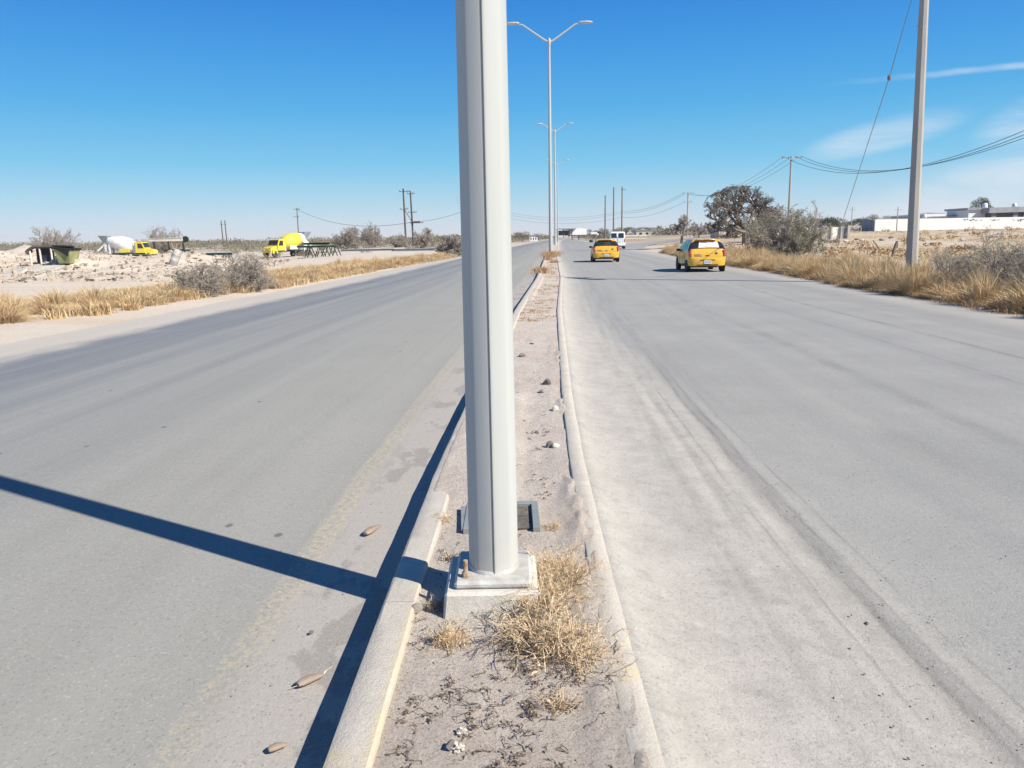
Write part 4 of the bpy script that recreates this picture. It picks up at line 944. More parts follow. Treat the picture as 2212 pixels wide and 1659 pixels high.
m = MB(); m.tube([(0, 0, hb-6.0), (-1.3, 0, hb-3.6)], .07, 6); m.build('brace', M['wooddark'], tb)
m = MB(); m.box((.9, -.3, hb-6.0), (1.5, .5, .3)); m.build('platform', M['wooddark'], tb)
_, pc, hc = upole('utility_pole', 'slim grey utility pole above the yellow mixer truck', 646, 235, 449, .20, .14, 'wood', [(.4, .9, 0), (2.6, .8, -.3)], 1)
for u, vt, lb in ((482, 476, 'left one of two thin far wooden poles beside the gantry'), (490, 476, 'right one of two thin far wooden poles beside the gantry')):
    upole('wooden_pole', lb, u, 300, vt, .24, .18, 'wooddark', [(1.5, .6, 0)], 1, group='thin far pole pair', lean=-.015, ins=False)
upole('distant_pole', 'thin grey pole in the field before the white wall', 1935, 140, 447, .11, .08, 'cpole', [(.5, .7, 0)], 1, ins=False)
upole('distant_pole', 'thin far pole behind the broken concrete wall', 1837, 150, 447, .10, .07, 'cpole', [(.5, .5, 0)], 1, ins=False)
# big concrete pole by the road on the right : octagonal, cropped by the top of the frame
bp = Vector((12.62, 24.5, 0)); bp.z = float(gz(bp.x, bp.y)); bh = 9.9
big = thing('concrete_pole', 'tall octagonal concrete utility pole rising out of the golden grass at the right', 'utility pole', tuple(bp), 0)
big.rotation_euler = (0, math.radians(-1.75), math.radians(0))
m = MB(); A_ = math.radians(-90-27.3); m.lathe([(.178, -.2), (.119, bh)], Matrix.Rotation(A_, 4, 'Z'), 8); m.build('pole', M['cpole'], big)
m = MB(); m.box((0, 0, bh-.28), (1.9, .12, .12), Matrix.Rotation(math.radians(40), 3, 'Z')); m.build('crossarm', M['galv'], big)
m = MB(); m.lathe([(.05, 0), (.30, .03), (.30, .7), (.2, .78)], Matrix.Translation((.12, -.42, bh-1.0)), 14); m.build('transformer', M['galv'], big)
for q in (-.85, .3, .85):
    m = MB(); m.lathe([(.05, 0), (.09, .05), (.05, .09), (.09, .14), (.04, .19)], Matrix.Translation((q*math.cos(.7), q*math.sin(.7), bh-.22)), 8); m.build('insulator', M['insul'], big)
m = MB(); m.tube([(-.19, -.02, 7.55), (-.19, -.02, 7.62)], .02, 6); m.lathe([(.118, 7.5), (.128, 7.51), (.128, 7.57), (.118, 7.58)], n=8); m.build('strap', M['galv'], big)
def wire(label, a, b, sag, rad, mat='wire', n=22, group=None, name='overhead_wire'):
    pts = []
    for i in range(n+1):
        q = i/n; p = a.lerp(b, q); p.z -= sag*4*q*(1-q); pts.append(p-a)
    m = MB(); m.tube(pts, rad, 5); o = m.build(name, M[mat], loc=tuple(a)); return prop(o, label, 'wire', group)
top2 = Vector((p2.x, p2.y, p2.z+h2))
for k, (v_end, q, lb) in enumerate(((264, -.95, 'uppermost'), (276, .3, 'middle'), (287, .95, 'lowest'))):
    # the next pole of the line stands out of the frame to the right, nearer the camera
    a = top2+Vector((q*1.25, -.2, 0)); b = P(2330, v_end-35+0*k, 50)
    wire(lb+' of three black wires from the concrete crossarm to the right edge', a, b, (3.0, 2.75, 2.5)[k], .022, 'wire', 26, 'three wires on the right')
top3 = Vector((p3.x, p3.y, p3.z+h3))
for k, q in enumerate((-1, 0, 1)):
    wire(('left', 'centre', 'right')[k]+' one of three thin wires between the two concrete poles, behind the bare tree', top2+Vector((q*1.1, .1, 0)), top3+Vector((q*1.0, -.1, -.2)), 2.3, .022, 'wiregrey', 20, 'wires behind the bare trees')
t1343 = PTs[1343]; e1 = Vector((t1343[1].x, t1343[1].y, t1343[1].z+t1343[2]*.55))
for k, (dz, ez) in enumerate(((0, .0), (-.4, -.5), (-2.2, -1.6))):
    wire(('upper', 'middle', 'lower')[k]+' wire from the two armed concrete pole to the tall poles', top3+Vector((-.8, 0, dz)), e1+Vector((0, 0, ez)), 1.2, .032, 'wiregrey', 16, 'wires over the far taxi')
    far_l = P(985, 425+k*6, 215); wire(('upper', 'middle', 'lower')[k]+' faint wire from the tall poles leftward behind the near pole', e1+Vector((0, 0, ez)), far_l, 3.4, .03, 'wiregrey', 24, 'faint wires left of the tall poles')
tb_ = Vector((pb.x, pb.y, pb.z+hb-4)); tc_ = Vector((pc.x, pc.y, pc.z+hc-.4))
wire('faint wire sagging between the grey pole and the wooden pole pair', tc_, tb_+Vector((0, 0, -2.0)), 2.4, .045, 'wiregrey', 20)
wire('faint wire from the wooden pole pair rightward behind the near lamp pole', tb_+Vector((0, 0, -2.0)), P(1010, 452, 158), .5, .04, 'wiregrey', 12)
# long slanting stay wire with an egg insulator
sa = Vector((bp.x-.29, bp.y, bp.z+bh-.1)); sm = P(1921, 168, 26.5); se = P(1822, 472, 60)
pts = []
for i in range(41):
    q = i/40
    pa_, pb_ = (sa, sm) if q < .3 else (sm, se); w_ = q/.3 if q < .3 else (q-.3)/.7
    p = pa_.lerp(pb_, w_)
    pts.append(p-sa)
sw = thing('stay_wire', 'long slanting cable left of the big concrete pole with one round insulator', 'wire', tuple(sa))
m = MB(); m.tube(pts, [.009+.012*(i/40) for i in range(41)], 5); m.build('cable', M['wiregrey'], sw)
m = MB(); q = sm-sa; m.lathe([(.01, -.09), (.055, -.06), (.065, 0), (.055, .06), (.01, .09)], Matrix.Translation(q), 10); m.build('insulator', M['insul'], sw)
#PART4
# ------------------------------------------------------------------ vehicles
def paint(name, c, rough=.35, coat=.5):
    n = N(name, rough, 0, .5); p = n.obj(); f = n.mr(n.noise(p, 2.5, 5, .6), .35, .7)
    n.color(n.mix(f, c, tuple(k*.85+.04 for k in c))); n.b.inputs['Coat Weight'].default_value = coat; n.b.inputs['Coat Roughness'].default_value = .12; return n.m
M['taxi'] = paint('taxi_yellow', (.76,.43,.035)); M['vanwhite'] = paint('van_white', (.78,.79,.79)); M['cabyellow'] = paint('truck_yellow', (.74,.58,.045), .5, .1)
M['drumwhite'] = simple('drum_white', (.80,.80,.79), (.62,.61,.60), 1.5, .6); M['glass'] = simple('dark_glass', (.02,.024,.03), (.035,.04,.05), 3, .08, spec=.6)
M['tyre'] = simple('tyre_rubber', (.022,.022,.023), (.04,.038,.035), 8, .9); M['rim'] = simple('rim_grey', (.38,.38,.39), None, 5, .4, .6)
M['blacktrim'] = simple('black_plastic', (.02,.02,.022), None, 5, .6); M['lampred'] = simple('red_lens', (.38,.03,.03), (.5,.12,.1), 9, .25)
M['platewhite'] = simple('plate_white', (.78,.78,.78), None, 5, .5); M['ink'] = simple('dark_print', (.08,.08,.1), None, 5, .6); M['chrome'] = simple('dull_chrome', (.5,.45,.3), None, 5, .3, .8)
M['green'] = simple('green_steel', (.085,.20,.14), (.05,.11,.08), 3, .7); M['beige'] = simple('beige_steel', (.74,.70,.58), (.60,.56,.46), 1, .8)
M['darkgreen'] = simple('dark_green_steel', (.03,.055,.045), None, 3, .8); M['tarp'] = simple('dark_blue_tarp', (.02,.028,.05), (.035,.045,.07), 4, .9)
M['wallwhite'] = simple('whitewashed_wall', (.86,.86,.84), (.78,.77,.74), .5, .9, 0, .2, 8); M['wallgrey'] = simple('grey_and_shaded_wall', (.27,.29,.33), (.2,.215,.24), .8, .9)  # the grey also carries the shade on the compound's end wall
M['roofgrey'] = simple('grey_roof', (.36,.37,.40), (.27,.28,.31), .7, .8); M['fencegrey'] = simple('dark_panel', (.10,.10,.11), (.15,.14,.14), 1.5, .8)
def body_surface(top, wid, zb, tumble, belt, cr=.12):
    """surface function S(y, t, out) for y along the car, t in 0..1 from sill to roof centre, side = +-1"""
    ty, tz = zip(*top); wy, ww = zip(*wid)
    def Sf(y, t, out=0.):
        zt = float(np.interp(y, ty, tz)); w = float(np.interp(y, wy, ww)); zb_ = zb(y)
        c = min(cr, (zt-zb_)*.35)
        if t < .72:
            z = zb_+(zt-c-zb_)*(t/.72); x = w*tumblef(z)
        else:
            k = (t-.72)/.28
            xe = w*tumblef(zt-c); a = min(k/.35, 1)*math.pi/2
            if k < .35: x = xe-c*.9*(1-math.cos(a)); z = zt-c+c*math.sin(a)*.92
            else: q = (k-.35)/.65; x = (xe-c*.9)*(1-q); z = zt-c+c*(.92+.08*math.sin(q*math.pi/2))
        lowr = max(0, (zb_+.16-z)/.16); x -= .07*lowr**2
        return Vector((x, y, z))
    def tumblef(z): return 1-tumble*max(0, (z-belt))**1.25 - .03*max(0, belt-.25-z)
    return Sf
def patch(Sf, ya, yb, ta, tb, side, push, ny=8, nt=8, shape=None, both=False):
    """patch of the surface pushed outwards ; both=True spans left side to right side over the centre"""
    vs = []; fs = []
    T = [ta+(tb-ta)*j/nt for j in range(nt+1)]
    if both: T = [(t, 1) for t in [ta+(1-ta)*j/nt for j in range(nt+1)]]+[(t, -1) for t in [1-(1-ta)*j/nt for j in range(1, nt+1)]]
    else: T = [(t, side) for t in T]
    for i in range(ny+1):
        q = i/ny
        for j, (t, sd) in enumerate(T):
            y0, y1 = (ya, yb) if shape is None else shape(j/(len(T)-1), ya, yb)
            y = y0+(y1-y0)*q; e = 1e-3
            p = Sf(y, t); a = Sf(y+e, t)-Sf(y-e, t); b = Sf(y, min(1, t+e))-Sf(y, max(0, t-e)); n = a.cross(b)
            if n.length < 1e-12: n = Vector((0, 0, 1))
            n.normalize()
            if n.x < 0 and t < .75: n = -n
            if t >= .75 and n.z < 0: n = -n
            p = p+n*push; vs.append((p.x*sd, p.y, p.z))
    nT = len(T)
    for i in range(ny):
        for j in range(nT-1): fs.append((i*nT+j, i*nT+j+1, (i+1)*nT+j+1, (i+1)*nT+j))
    return vs, fs
def wheel(t, x, y, r, w, side, rimmat='rim'):
    Mx = Matrix.Translation((x, y, r)) @ Matrix.Rotation(math.pi/2*side, 4, 'Y')
    m = MB(); m.lathe([(r*.62, -w/2), (r*.92, -w/2), (r, -w*.32), (r, w*.32), (r*.92, w/2), (r*.62, w/2)], Mx, 24); o = m.build('tyre', M['tyre'], t, True)
    m = MB(); m.lathe([(r*.60, w*.30), (r*.63, w*.50), (r*.55, w*.52), (r*.45, w*.40), (r*.15, w*.46), (.02, w*.48)], Mx, 20); m.build('rim', M[rimmat], o, True)
    return o
TOP = [(0, .62), (.015, .72), (.04, .82), (.07, .90), (.12, .98), (.18, 1.08), (.30, 1.28), (.40, 1.42), (.50, 1.475), (.9, 1.52), (1.6, 1.535), (2.0, 1.49), (2.3, 1.38), (2.62, 1.18), (2.9, 1.02), (3.1, .95), (3.45, .84), (3.66, .72), (3.76, .58), (3.78, .48)]
WID = [(0, .66), (.05, .76), (.14, .805), (.4, .825), (1, .832), (2.6, .832), (3.2, .80), (3.55, .72), (3.72, .58), (3.78, .40)]
def taxi(label, loc, rz, sticker, brake=.0):
    t = thing('taxi', label, 'taxi', loc, rz, 'yellow taxis driving away')
    zb = lambda y: .26+.10*max(0, 1-y/.25)-.0*y+.06*max(0, (y-3.5)/.28)
    Sf = body_surface(TOP, WID, zb, .60, .88, .24)
    yst = [0, .008, .02, .035, .05, .07, .1, .14, .18, .24, .30, .36, .42, .5, .6, .75, .9, 1.2, 1.6, 1.8, 2.0, 2.15, 2.3, 2.46, 2.62, 2.76, 2.9, 3.0, 3.1, 3.3, 3.45, 3.56, 3.66, 3.72, 3.76, 3.78]
    tt = [i/36 for i in range(37)]; vs = []; fs = []; row = 73
    for y in yst:
        L = [Sf(y, q) for q in tt]
        vs += [(p.x, p.y, p.z) for p in L]+[(-p.x, p.y, p.z) for p in reversed(L[:-1])]
    for i in range(len(yst)-1):
        for j in range(row-1): fs.append((i*row+j, i*row+j+1, (i+1)*row+j+1, (i+1)*row+j))
        fs.append((i*row+row-1, i*row, (i+1)*row, (i+1)*row+row-1))
    fs.append(tuple(range(row))); fs.append(tuple((len(yst)-1)*row+j for j in range(row)))
    MB().add(vs, fs).build('body', M['taxi'], t, True)
    # bumper : a fuller rounded band below the hatch
    m = MB(); pr = []; n = 22; vs = []; fs = []
    for i in range(n+1):
        a = -math.pi/2*1.0+math.pi*i/n; xx = .80*math.copysign(abs(math.sin(a))**.55, math.sin(a)); yy = .34-.40*abs(math.cos(a))**.6
        for (z, o) in ((.27, -.05), (.30, 0), (.42, .012), (.56, .012), (.62, -.005), (.64, -.05)):
            vs.append((xx+o*math.sin(a), yy-o*math.cos(a), z))
    for i in range(n):
        for j in range(5): fs.append((i*6+j, i*6+j+1, (i+1)*6+j+1, (i+1)*6+j))
    b = m.add(vs, fs).build('rear_bumper', M['taxi'], t, True)
    m = MB(); m.box((0, -.072, .545), (.62, .02, .035), None, .004); m.box((0, -.068, .32), (.9, .02, .05), None, .004); m.build('bumper_recess', M['blacktrim'], b)
    pl = MB(); pl.box((0, -.088, .455), (.31, .012, .155), None, .003); plo = pl.build('number_plate', M['platewhite'], t)
    m = MB()
    for k in range(6): m.box((-.11+k*.043+(.012 if k > 2 else 0), -.096, .455), (.018, .004, .06))
    m.build('plate_marks', M['ink'], plo)
    def winshape(f, ya, yb):
        e = abs(f-.5)*2; c = max(0, e-.7)/.3; return ya+.035*c*c, yb-.06*c*c
    vs, fs = patch(Sf, .17, .375, .735, 1, 1, .007, 10, 14, winshape, True)
    MB().add(vs, fs).build('rear_window', M['glass'], t, True)
    if sticker:
        vs, fs = patch(Sf, .19, .36, .865, 1, 1, .012, 6, 8, None, True)
        vs = [((x+.08 if sticker == 1 else x*.8+.05), y, z) for x, y, z in vs]
        MB().add(vs, fs).build('window_poster', M['platewhite' if sticker == 1 else 'glass'], t, True)
        m = MB()
        for k, (w_, z_) in enumerate(((.5, .8), (.36, .5), (.44, .25))):
            y = .19+.17*z_; zz = float(np.interp(y, *zip(*TOP))); m.box((.08, y-.022, zz-.01), (w_*.8, .004, .012))
        m.build('poster_lines', M['wiregrey'], t)
    # brake light and spoiler
    m = MB(); m.box((0, .36, 1.465), (.88, .20, .035), Matrix.Rotation(math.radians(8), 3, 'X'), .012); m.build('spoiler', M['taxi'], t, True)
    m = MB(); m.box((0, .255, 1.45), (.26, .02, .03), None, .004); m.build('brake_light', M['lampred'], t)
    for s in (-1, 1):
        m = MB(); m.box((s*.715, .115, .84), (.12, .17, .32), Matrix.Rotation(math.radians(-14), 3, 'X') @ Matrix.Rotation(s*math.radians(12), 3, 'Z'), .03); m.build('tail_light', M['lampred'], t, True)
        for ya, yb, a0 in ((.62, 1.28, .12), (1.34, 2.42, .0)):
            def sh(f, a, b_, ya=ya, a0=a0):
                return a+.16*f*(1 if a0 else 0), b_-(.62*f if not a0 else .0*f)
            vs, fs = patch(Sf, ya, yb, .50, .745, s, .006, 10, 8, sh)
            MB().add(vs, fs).build('side_window', M['glass'], t, True)
        m = MB(); m.box((s*.90, 2.28, .98), (.17, .09, .12), None, .02); m.build('wing_mirror', M['blacktrim'], t, True)
        for y in (.58, 3.06):
            m = MB(); m.lathe([(.355, -.02), (.36, .0), (.10, .0)], Matrix.Translation((s*.822, y, .31)) @ Matrix.Rotation(math.pi/2*s, 4, 'Y'), 24); m.build('wheel_arch', M['blacktrim'], t)
            wheel(t, s*.745, y, .29, .185, s)
        m = MB(); m.box((s*.842, 1.25, .86), (.02, .16, .03), None, .006); m.box((s*.842, 2.05, .86), (.02, .16, .03), None, .006); m.build('door_handle', M['taxi'], t)
        m = MB(); m.box((s*.836, 1.31, .60), (.006, .008, .62)); m.box((s*.836, 2.35, .58), (.006, .008, .56)); m.box((s*.836, .90, .64), (.006, .008, .5)); m.build('door_gap', M['blacktrim'], t)
    m = MB(); m.lathe([(.04, -.01), (.045, .0), (.02, .008)], Matrix.Translation((0, .062, .86)) @ Matrix.Rotation(math.radians(75), 4, 'X'), 16); m.build('badge', M['chrome'], t, True)
    m = MB(); m.box((0, .018, .745), (.16, .03, .035), None, .006); m.build('hatch_handle', M['blacktrim'], t)
    m = MB(); m.lathe([(.055, 0), (.06, .006), (.04, .01)], Matrix.Translation((.38, .045, .84)) @ Matrix.Rotation(math.radians(78), 4, 'X'), 16); m.build('door_emblem', M['ink'], t)
    m = MB(); m.box((-.42, .018, .80), (.26, .012, .03)); m.box((-.38, .008, .74), (.30, .012, .05)); m.build('hatch_lettering', M['rust'], t)
    m = MB(); m.box((0, 1.9, .27), (1.35, 3.3, .14)); m.build('underbody', M['blacktrim'], t)
    m = MB(); m.tube([(.45, -.02, .25), (.45, .5, .25)], .03, 10); m.build('exhaust', M['rim'], t)
    t.scale = (1, 1, .95)
    return t
pR = G(1523, 589); taxi('yellow hatchback taxi with white sheet in the rear window, nearest vehicle on the right road', (pR.x, pR.y-.35, .012), math.atan(-.055), 1)
pL = G(1308, 567.5); taxi('yellow hatchback taxi farther ahead, in front of the white van', (pL.x, pL.y-.4, .012), math.atan(-.06), 2)
# white passenger van
def van():
    p = G(1334, 539.5); t = thing('van', 'white passenger van with two dark rear windows, ahead of the taxis', 'van', (p.x, p.y, .012), math.atan(-.10))
    vt = [(0, .7), (.02, 1.0), (.06, 1.5), (.12, 1.98), (.22, 2.10), (.6, 2.14), (3.3, 2.14), (3.8, 2.05), (4.4, 1.35), (4.7, 1.10), (4.95, .85), (5.0, .6)]
    vw = [(0, .86), (.05, .93), (.2, .955), (4.3, .955), (4.8, .88), (5, .7)]
    Sf = body_surface(vt, vw, lambda y: .38, .10, 1.1, .16); vs = []; fs = []
    yst = [0, .02, .06, .12, .22, .6, 2, 3.3, 3.55, 3.8, 4.1, 4.4, 4.7, 4.95, 5.0]; tt = [i/24 for i in range(25)]; row = 49
    for y in yst:
        L = [Sf(y, q) for q in tt]; vs += [(q.x, q.y, q.z) for q in L]+[(-q.x, q.y, q.z) for q in reversed(L[:-1])]
    for i in range(len(yst)-1):
        for j in range(row-1): fs.append((i*row+j, i*row+j+1, (i+1)*row+j+1, (i+1)*row+j))
        fs.append((i*row+row-1, i*row, (i+1)*row, (i+1)*row+row-1))
    fs.append(tuple(range(row))); fs.append(tuple((len(yst)-1)*row+j for j in range(row)))
    MB().add(vs, fs).build('body', M['vanwhite'], t, True)
    R_ = Matrix.Rotation(math.radians(-6), 3, 'X')
    for s in (-1, 1):
        m = MB(); m.box((s*.43, .055, 1.66), (.62, .03, .56), R_, .008); m.build('rear_window', M['glass'], t)
        m = MB(); m.box((s*.86, .03, 1.05), (.12, .05, .40), R_, .01); m.build('tail_light', M['lampred'], t)
        for yy in (1.1, 2.3, 3.4):
            m = MB(); m.box((s*.925, yy, 1.62), (.02, .95 if yy < 3 else .7, .5), None, .004); m.build('side_window', M['glass'], t)
        for yy in (.95, 4.1): wheel(t, s*.84, yy, .35, .24, s)
        m = MB(); m.box((s*1.06, 3.95, 1.35), (.2, .1, .25), None, .02); m.build('wing_mirror', M['blacktrim'], t)
    m = MB(); m.box((0, -.04, .52), (1.8, .14, .18), None, .03); m.build('rear_bumper', M['vanwhite'], t)
    m = MB(); m.box((0, .01, 1.05), (.01, .03, 1.2)); m.build('door_gap', M['blacktrim'], t)
    m = MB(); m.box((.16, -.005, .95), (.34, .02, .16), None, .003); m.build('number_plate', M['platewhite'], t)
    m = MB(); m.box((0, 2.4, .42), (1.6, 4.6, .2)); m.build('underbody', M['blacktrim'], t)
van()
# cement mixer trucks ; local +x is forward
def mixer(label, loc, rz, drum, band):
    t = thing('mixer_truck', label, 'mixer truck', loc, rz, 'cement mixer trucks parked in the lot')
    m = MB(); m.box((0, .42, .95), (8.2, .14, .22)); m.box((0, -.42, .95), (8.2, .14, .22)); m.box((.9, 0, .95), (.2, 1, .2)); m.box((-3.6, 0, .95), (.2, 1, .2)); m.build('chassis', M['darkgreen'], t)
    m = MB(); m.prism([(1.55, 1.05), (1.55, 2.62), (1.65, 2.72), (2.55, 2.72), (2.68, 2.62), (2.98, 1.85), (2.98, 1.05)], -1.1, 1.1); cab = m.build('cab', M['cabyellow'], t)
    m = MB(); m.prism([(2.9, .75), (2.9, 1.75), (3.9, 1.55), (4.15, 1.4), (4.2, .75)], -.85, .85); m.build('hood', M['cabyellow'], t)
    m = MB()
    for s in (-1, 1): m.prism([(3.05, .62), (3.1, 1.1), (3.5, 1.28), (3.95, 1.1), (4.02, .62), (3.8, .62), (3.72, .9), (3.5, 1.02), (3.3, .9), (3.24, .62)], s*.75, s*1.15)
    m.build('fender', M['cabyellow'], t)
    for s in (-1, 1):
        m = MB(); m.prism([(1.95, 1.75), (1.95, 2.5), (2.55, 2.5), (2.8, 1.85), (2.8, 1.75)], s*1.1, s*1.115); m.build('side_window', M['glass'], cab)
    m = MB(); m.add([(2.71, -.98, 2.58), (2.71, .98, 2.58), (3.0, .98, 1.88), (3.0, -.98, 1.88)], [(0, 1, 2, 3)]); m.build('windscreen', M['glass'], cab)
    m = MB(); m.tube([(1.42, -.95, 1.0), (1.42, -.95, 3.0)], .07, 8); m.build('exhaust_stack', M['galv'], t)
    for s in (-1, 1):
        m = MB(); m.lathe([(.12, 0), (.14, .04), (.05, .06)], Matrix.Translation((4.18, s*.6, 1.15)) @ Matrix.Rotation(math.pi/2, 4, 'Y'), 12); m.build('headlight', M['platewhite'], t)
    tilt = Matrix.Translation((1.15, 0, 1.95)) @ Matrix.Rotation(math.radians(-90+14), 4, 'Y')
    m = MB(); m.lathe([(.55, 0), (.85, .25), (1.12, .9), (1.22, 1.6), (1.20, 2.2), (.98, 3.2), (.70, 4.0), (.48, 4.45), (.40, 4.5)], tilt, 28); d = m.build('drum', M[drum], t, True)
    if band:
        m = MB(); m.lathe([(.90, 3.42), (.915, 3.45), (.715, 4.0), (.49, 4.47)], tilt, 28); m.build('drum_band', M[band], d, True)
    m = MB(); m.box((1.15, 0, 1.5), (.3, 1.3, 1.0)); m.box((-2.7, .6, 1.7), (.25, .15, 1.5)); m.box((-2.7, -.6, 1.7), (.25, .15, 1.5)); m.box((-2.7, 0, 2.3), (.25, 1.3, .2)); m.build('drum_support', M['drumwhite'], t)
    m = MB(); m.add([(-2.9, -.7, 3.75), (-2.9, .7, 3.75), (-4.3, .7, 3.8), (-4.3, -.7, 3.8), (-3.05, -.35, 2.8), (-3.05, .35, 2.8), (-3.8, .35, 2.8), (-3.8, -.35, 2.8)], [(0, 1, 5, 4), (1, 2, 6, 5), (2, 3, 7, 6), (3, 0, 4, 7)]); m.build('hopper', M['wallgrey'], t)
    m = MB(); m.prism([(-3.3, 2.75), (-3.2, 2.55), (-4.7, 1.35), (-4.9, 1.55)], -.25, .25); m.build('chute', M['drumwhite'], t)
    m = MB(); m.box((-3.3, 0, 1.9), (.5, .9, 1.1)); m.build('rear_frame', M['drumwhite'], t)
    m = MB(); m.box((-.2, 1.0, 1.45), (1.6, .2, .55), None, .03); m.build('side_tank', M['cabyellow'] if not band else M['drumwhite'], t)
    m = MB(); m.box((-.2, -1.0, 1.45), (1.6, .2, .55), None, .03); m.build('side_tank', M['cabyellow'] if not band else M['drumwhite'], t)
    for x in (3.5, -1.75, -3.0):
        for s in (-1, 1): wheel(t, 0, 0, .52, .32, s).matrix_local = Matrix.Translation((x, s*.95, 0)) @ Matrix.Rotation(math.pi/2, 4, 'Z')
    return t
a = at(276, 124); mixer('white drummed mixer truck with yellow cab seen side on, the left one', (a.x, 124, a.z), 0, 'drumwhite', None)
a = at(617, 122); mixer('yellow drummed mixer truck facing the camera half left', (a.x+.6, 121, a.z), math.radians(-122), 'cabyellow', 'drumwhite')
# beige gantry beam
g = at(362, 128); gt = thing('gantry_beam', 'long beige beam on posts behind the trestles, dark wheel at its right end', 'gantry', (g.x, 128, g.z))
hz = P(360, 517.5, 128).z-g.z; xl = P(322, 518, 128).x-g.x; xr = P(396, 518, 128).x-g.x
m = MB(); m.box(((xl+xr)/2, 0, hz), (xr-xl, .5, .55)); m.box(((xl+xr)/2, 0, hz+.23), (xr-xl, .7, .05)); m.build('beam', M['beige'], gt)
for q in (.13, .55, .98):
    m = MB(); x = xl+(xr-xl)*q; m.tube([(x, -.3, 0), (x, 0, hz-.2)], .09, 6); m.tube([(x, .6, 0), (x, 0, hz-.2)], .09, 6); m.build('post', M['blacktrim'], gt)
m = MB(); m.tube([(xl+(xr-xl)*.62, 0, hz-.2), (xl+(xr-xl)*.72, 0, .9)], .08, 6); m.tube([(xl+(xr-xl)*.82, 0, hz-.2), (xl+(xr-xl)*.72, 0, .9)], .08, 6); m.build('brace', M['rust'], gt)
m = MB(); m.lathe([(.2, -.2), (.5, -.18), (.5, .18), (.2, .2)], Matrix.Translation((xr+.35, 0, hz)) @ Matrix.Rotation(math.pi/2, 4, 'X'), 16); m.build('end_wheel', M['blacktrim'], gt)
m = MB(); m.box(((xl+xr)/2+1.5, .2, hz*.42), ((xr-xl)*.75, .4, .3)); m.build('lower_rail', M['darkgreen'], gt)
# trestles and green beams
def trestle(u, Y, lb):
    p = at(u, Y); t = thing('steel_trestle', lb, 'trestle', (p.x, Y, p.z), random.uniform(-.2, .2), 'A shaped trestles under the green beams')
    for s in (-1, 1):
        m = MB(); m.tube([(s*.48, -.5, 0), (s*.08, -.45, 1.05)], .055, 5); m.tube([(s*.48, .5, 0), (s*.08, .45, 1.05)], .055, 5); m.build('leg', M['darkgreen'], t)
    m = MB(); m.box((0, 0, 1.08), (.3, 1.2, .10)); m.build('top_bar', M['darkgreen'], t)
    m = MB(); m.box((0, -.49, .45), (.72, .05, .06)); m.build('cross_bar', M['darkgreen'], t)
us = [392, 410, 432, 448, 465, 478, 492, 330, 345, 362, 668, 690, 705, 722]
for k, u in enumerate(us): trestle(u, 86+ (k % 3)*1.1+(8 if u > 800 else 0), 'dark A shaped steel trestle in the '+('row right of the yellow mixer truck' if 600 < u < 800 else 'far right end of the trestle row' if u > 800 else 'row between the two mixer trucks'))
def beam(ua, ub, Y, z, lb, mat='green', hgt=.10):
    a, b = at(ua, Y), at(ub, Y); m = MB(); L = b.x-a.x
    m.box((0, 0, hgt), (L, .32, .03)); m.box((0, 0, -hgt), (L, .32, .03)); m.box((0, 0, 0), (L, .05, 2*hgt-.03))
    prop(m.build('steel_beam', M[mat], loc=((a.x+b.x)/2, Y, (a.z+b.z)/2+z)), lb, 'beam', 'steel beams lying on the trestles')
beam(225, 330, 87, 1.22, 'dark green beam across the front of the white drummed truck')
beam(330, 425, 87.4, 1.22, 'green beam starting right below the yellow cab')
beam(400, 500, 86.6, 1.20, 'bright green beam right of the tilted drum')
beam(640, 726, 87.2, 1.22, 'green beam right of the yellow drummed truck')
beam(655, 712, 88, 1.50, 'dark green box section lying on the right hand green beam', 'darkgreen', .10)
beam(735, 850, 96, .45, 'bluish grey beam beyond the golden grass', 'roofgrey', .11)
beam(845, 940, 96, .35, 'grey beam lying low near the far end of the left verge', 'roofgrey', .14)
# tilted rusty drum on the rubble
p = G(372, 573); o = MB(); o.lathe([(.21, 0), (.225, .02), (.225, .3), (.237, .32), (.225, .34), (.225, .62), (.237, .64), (.225, .66), (.225, .95), (.21, .97), (.19, .9)], n=20)
dr = o.build('oil_drum', simple('faded_drum', (.50,.49,.46), (.30,.28,.27), 3, .6), smooth=True, loc=(p.x, p.y, p.z-.05)); dr.rotation_euler = (math.radians(-10), math.radians(22), 0)
prop(dr, 'pale drum leaning to the right on the rubble in front of the trestles', 'drum')
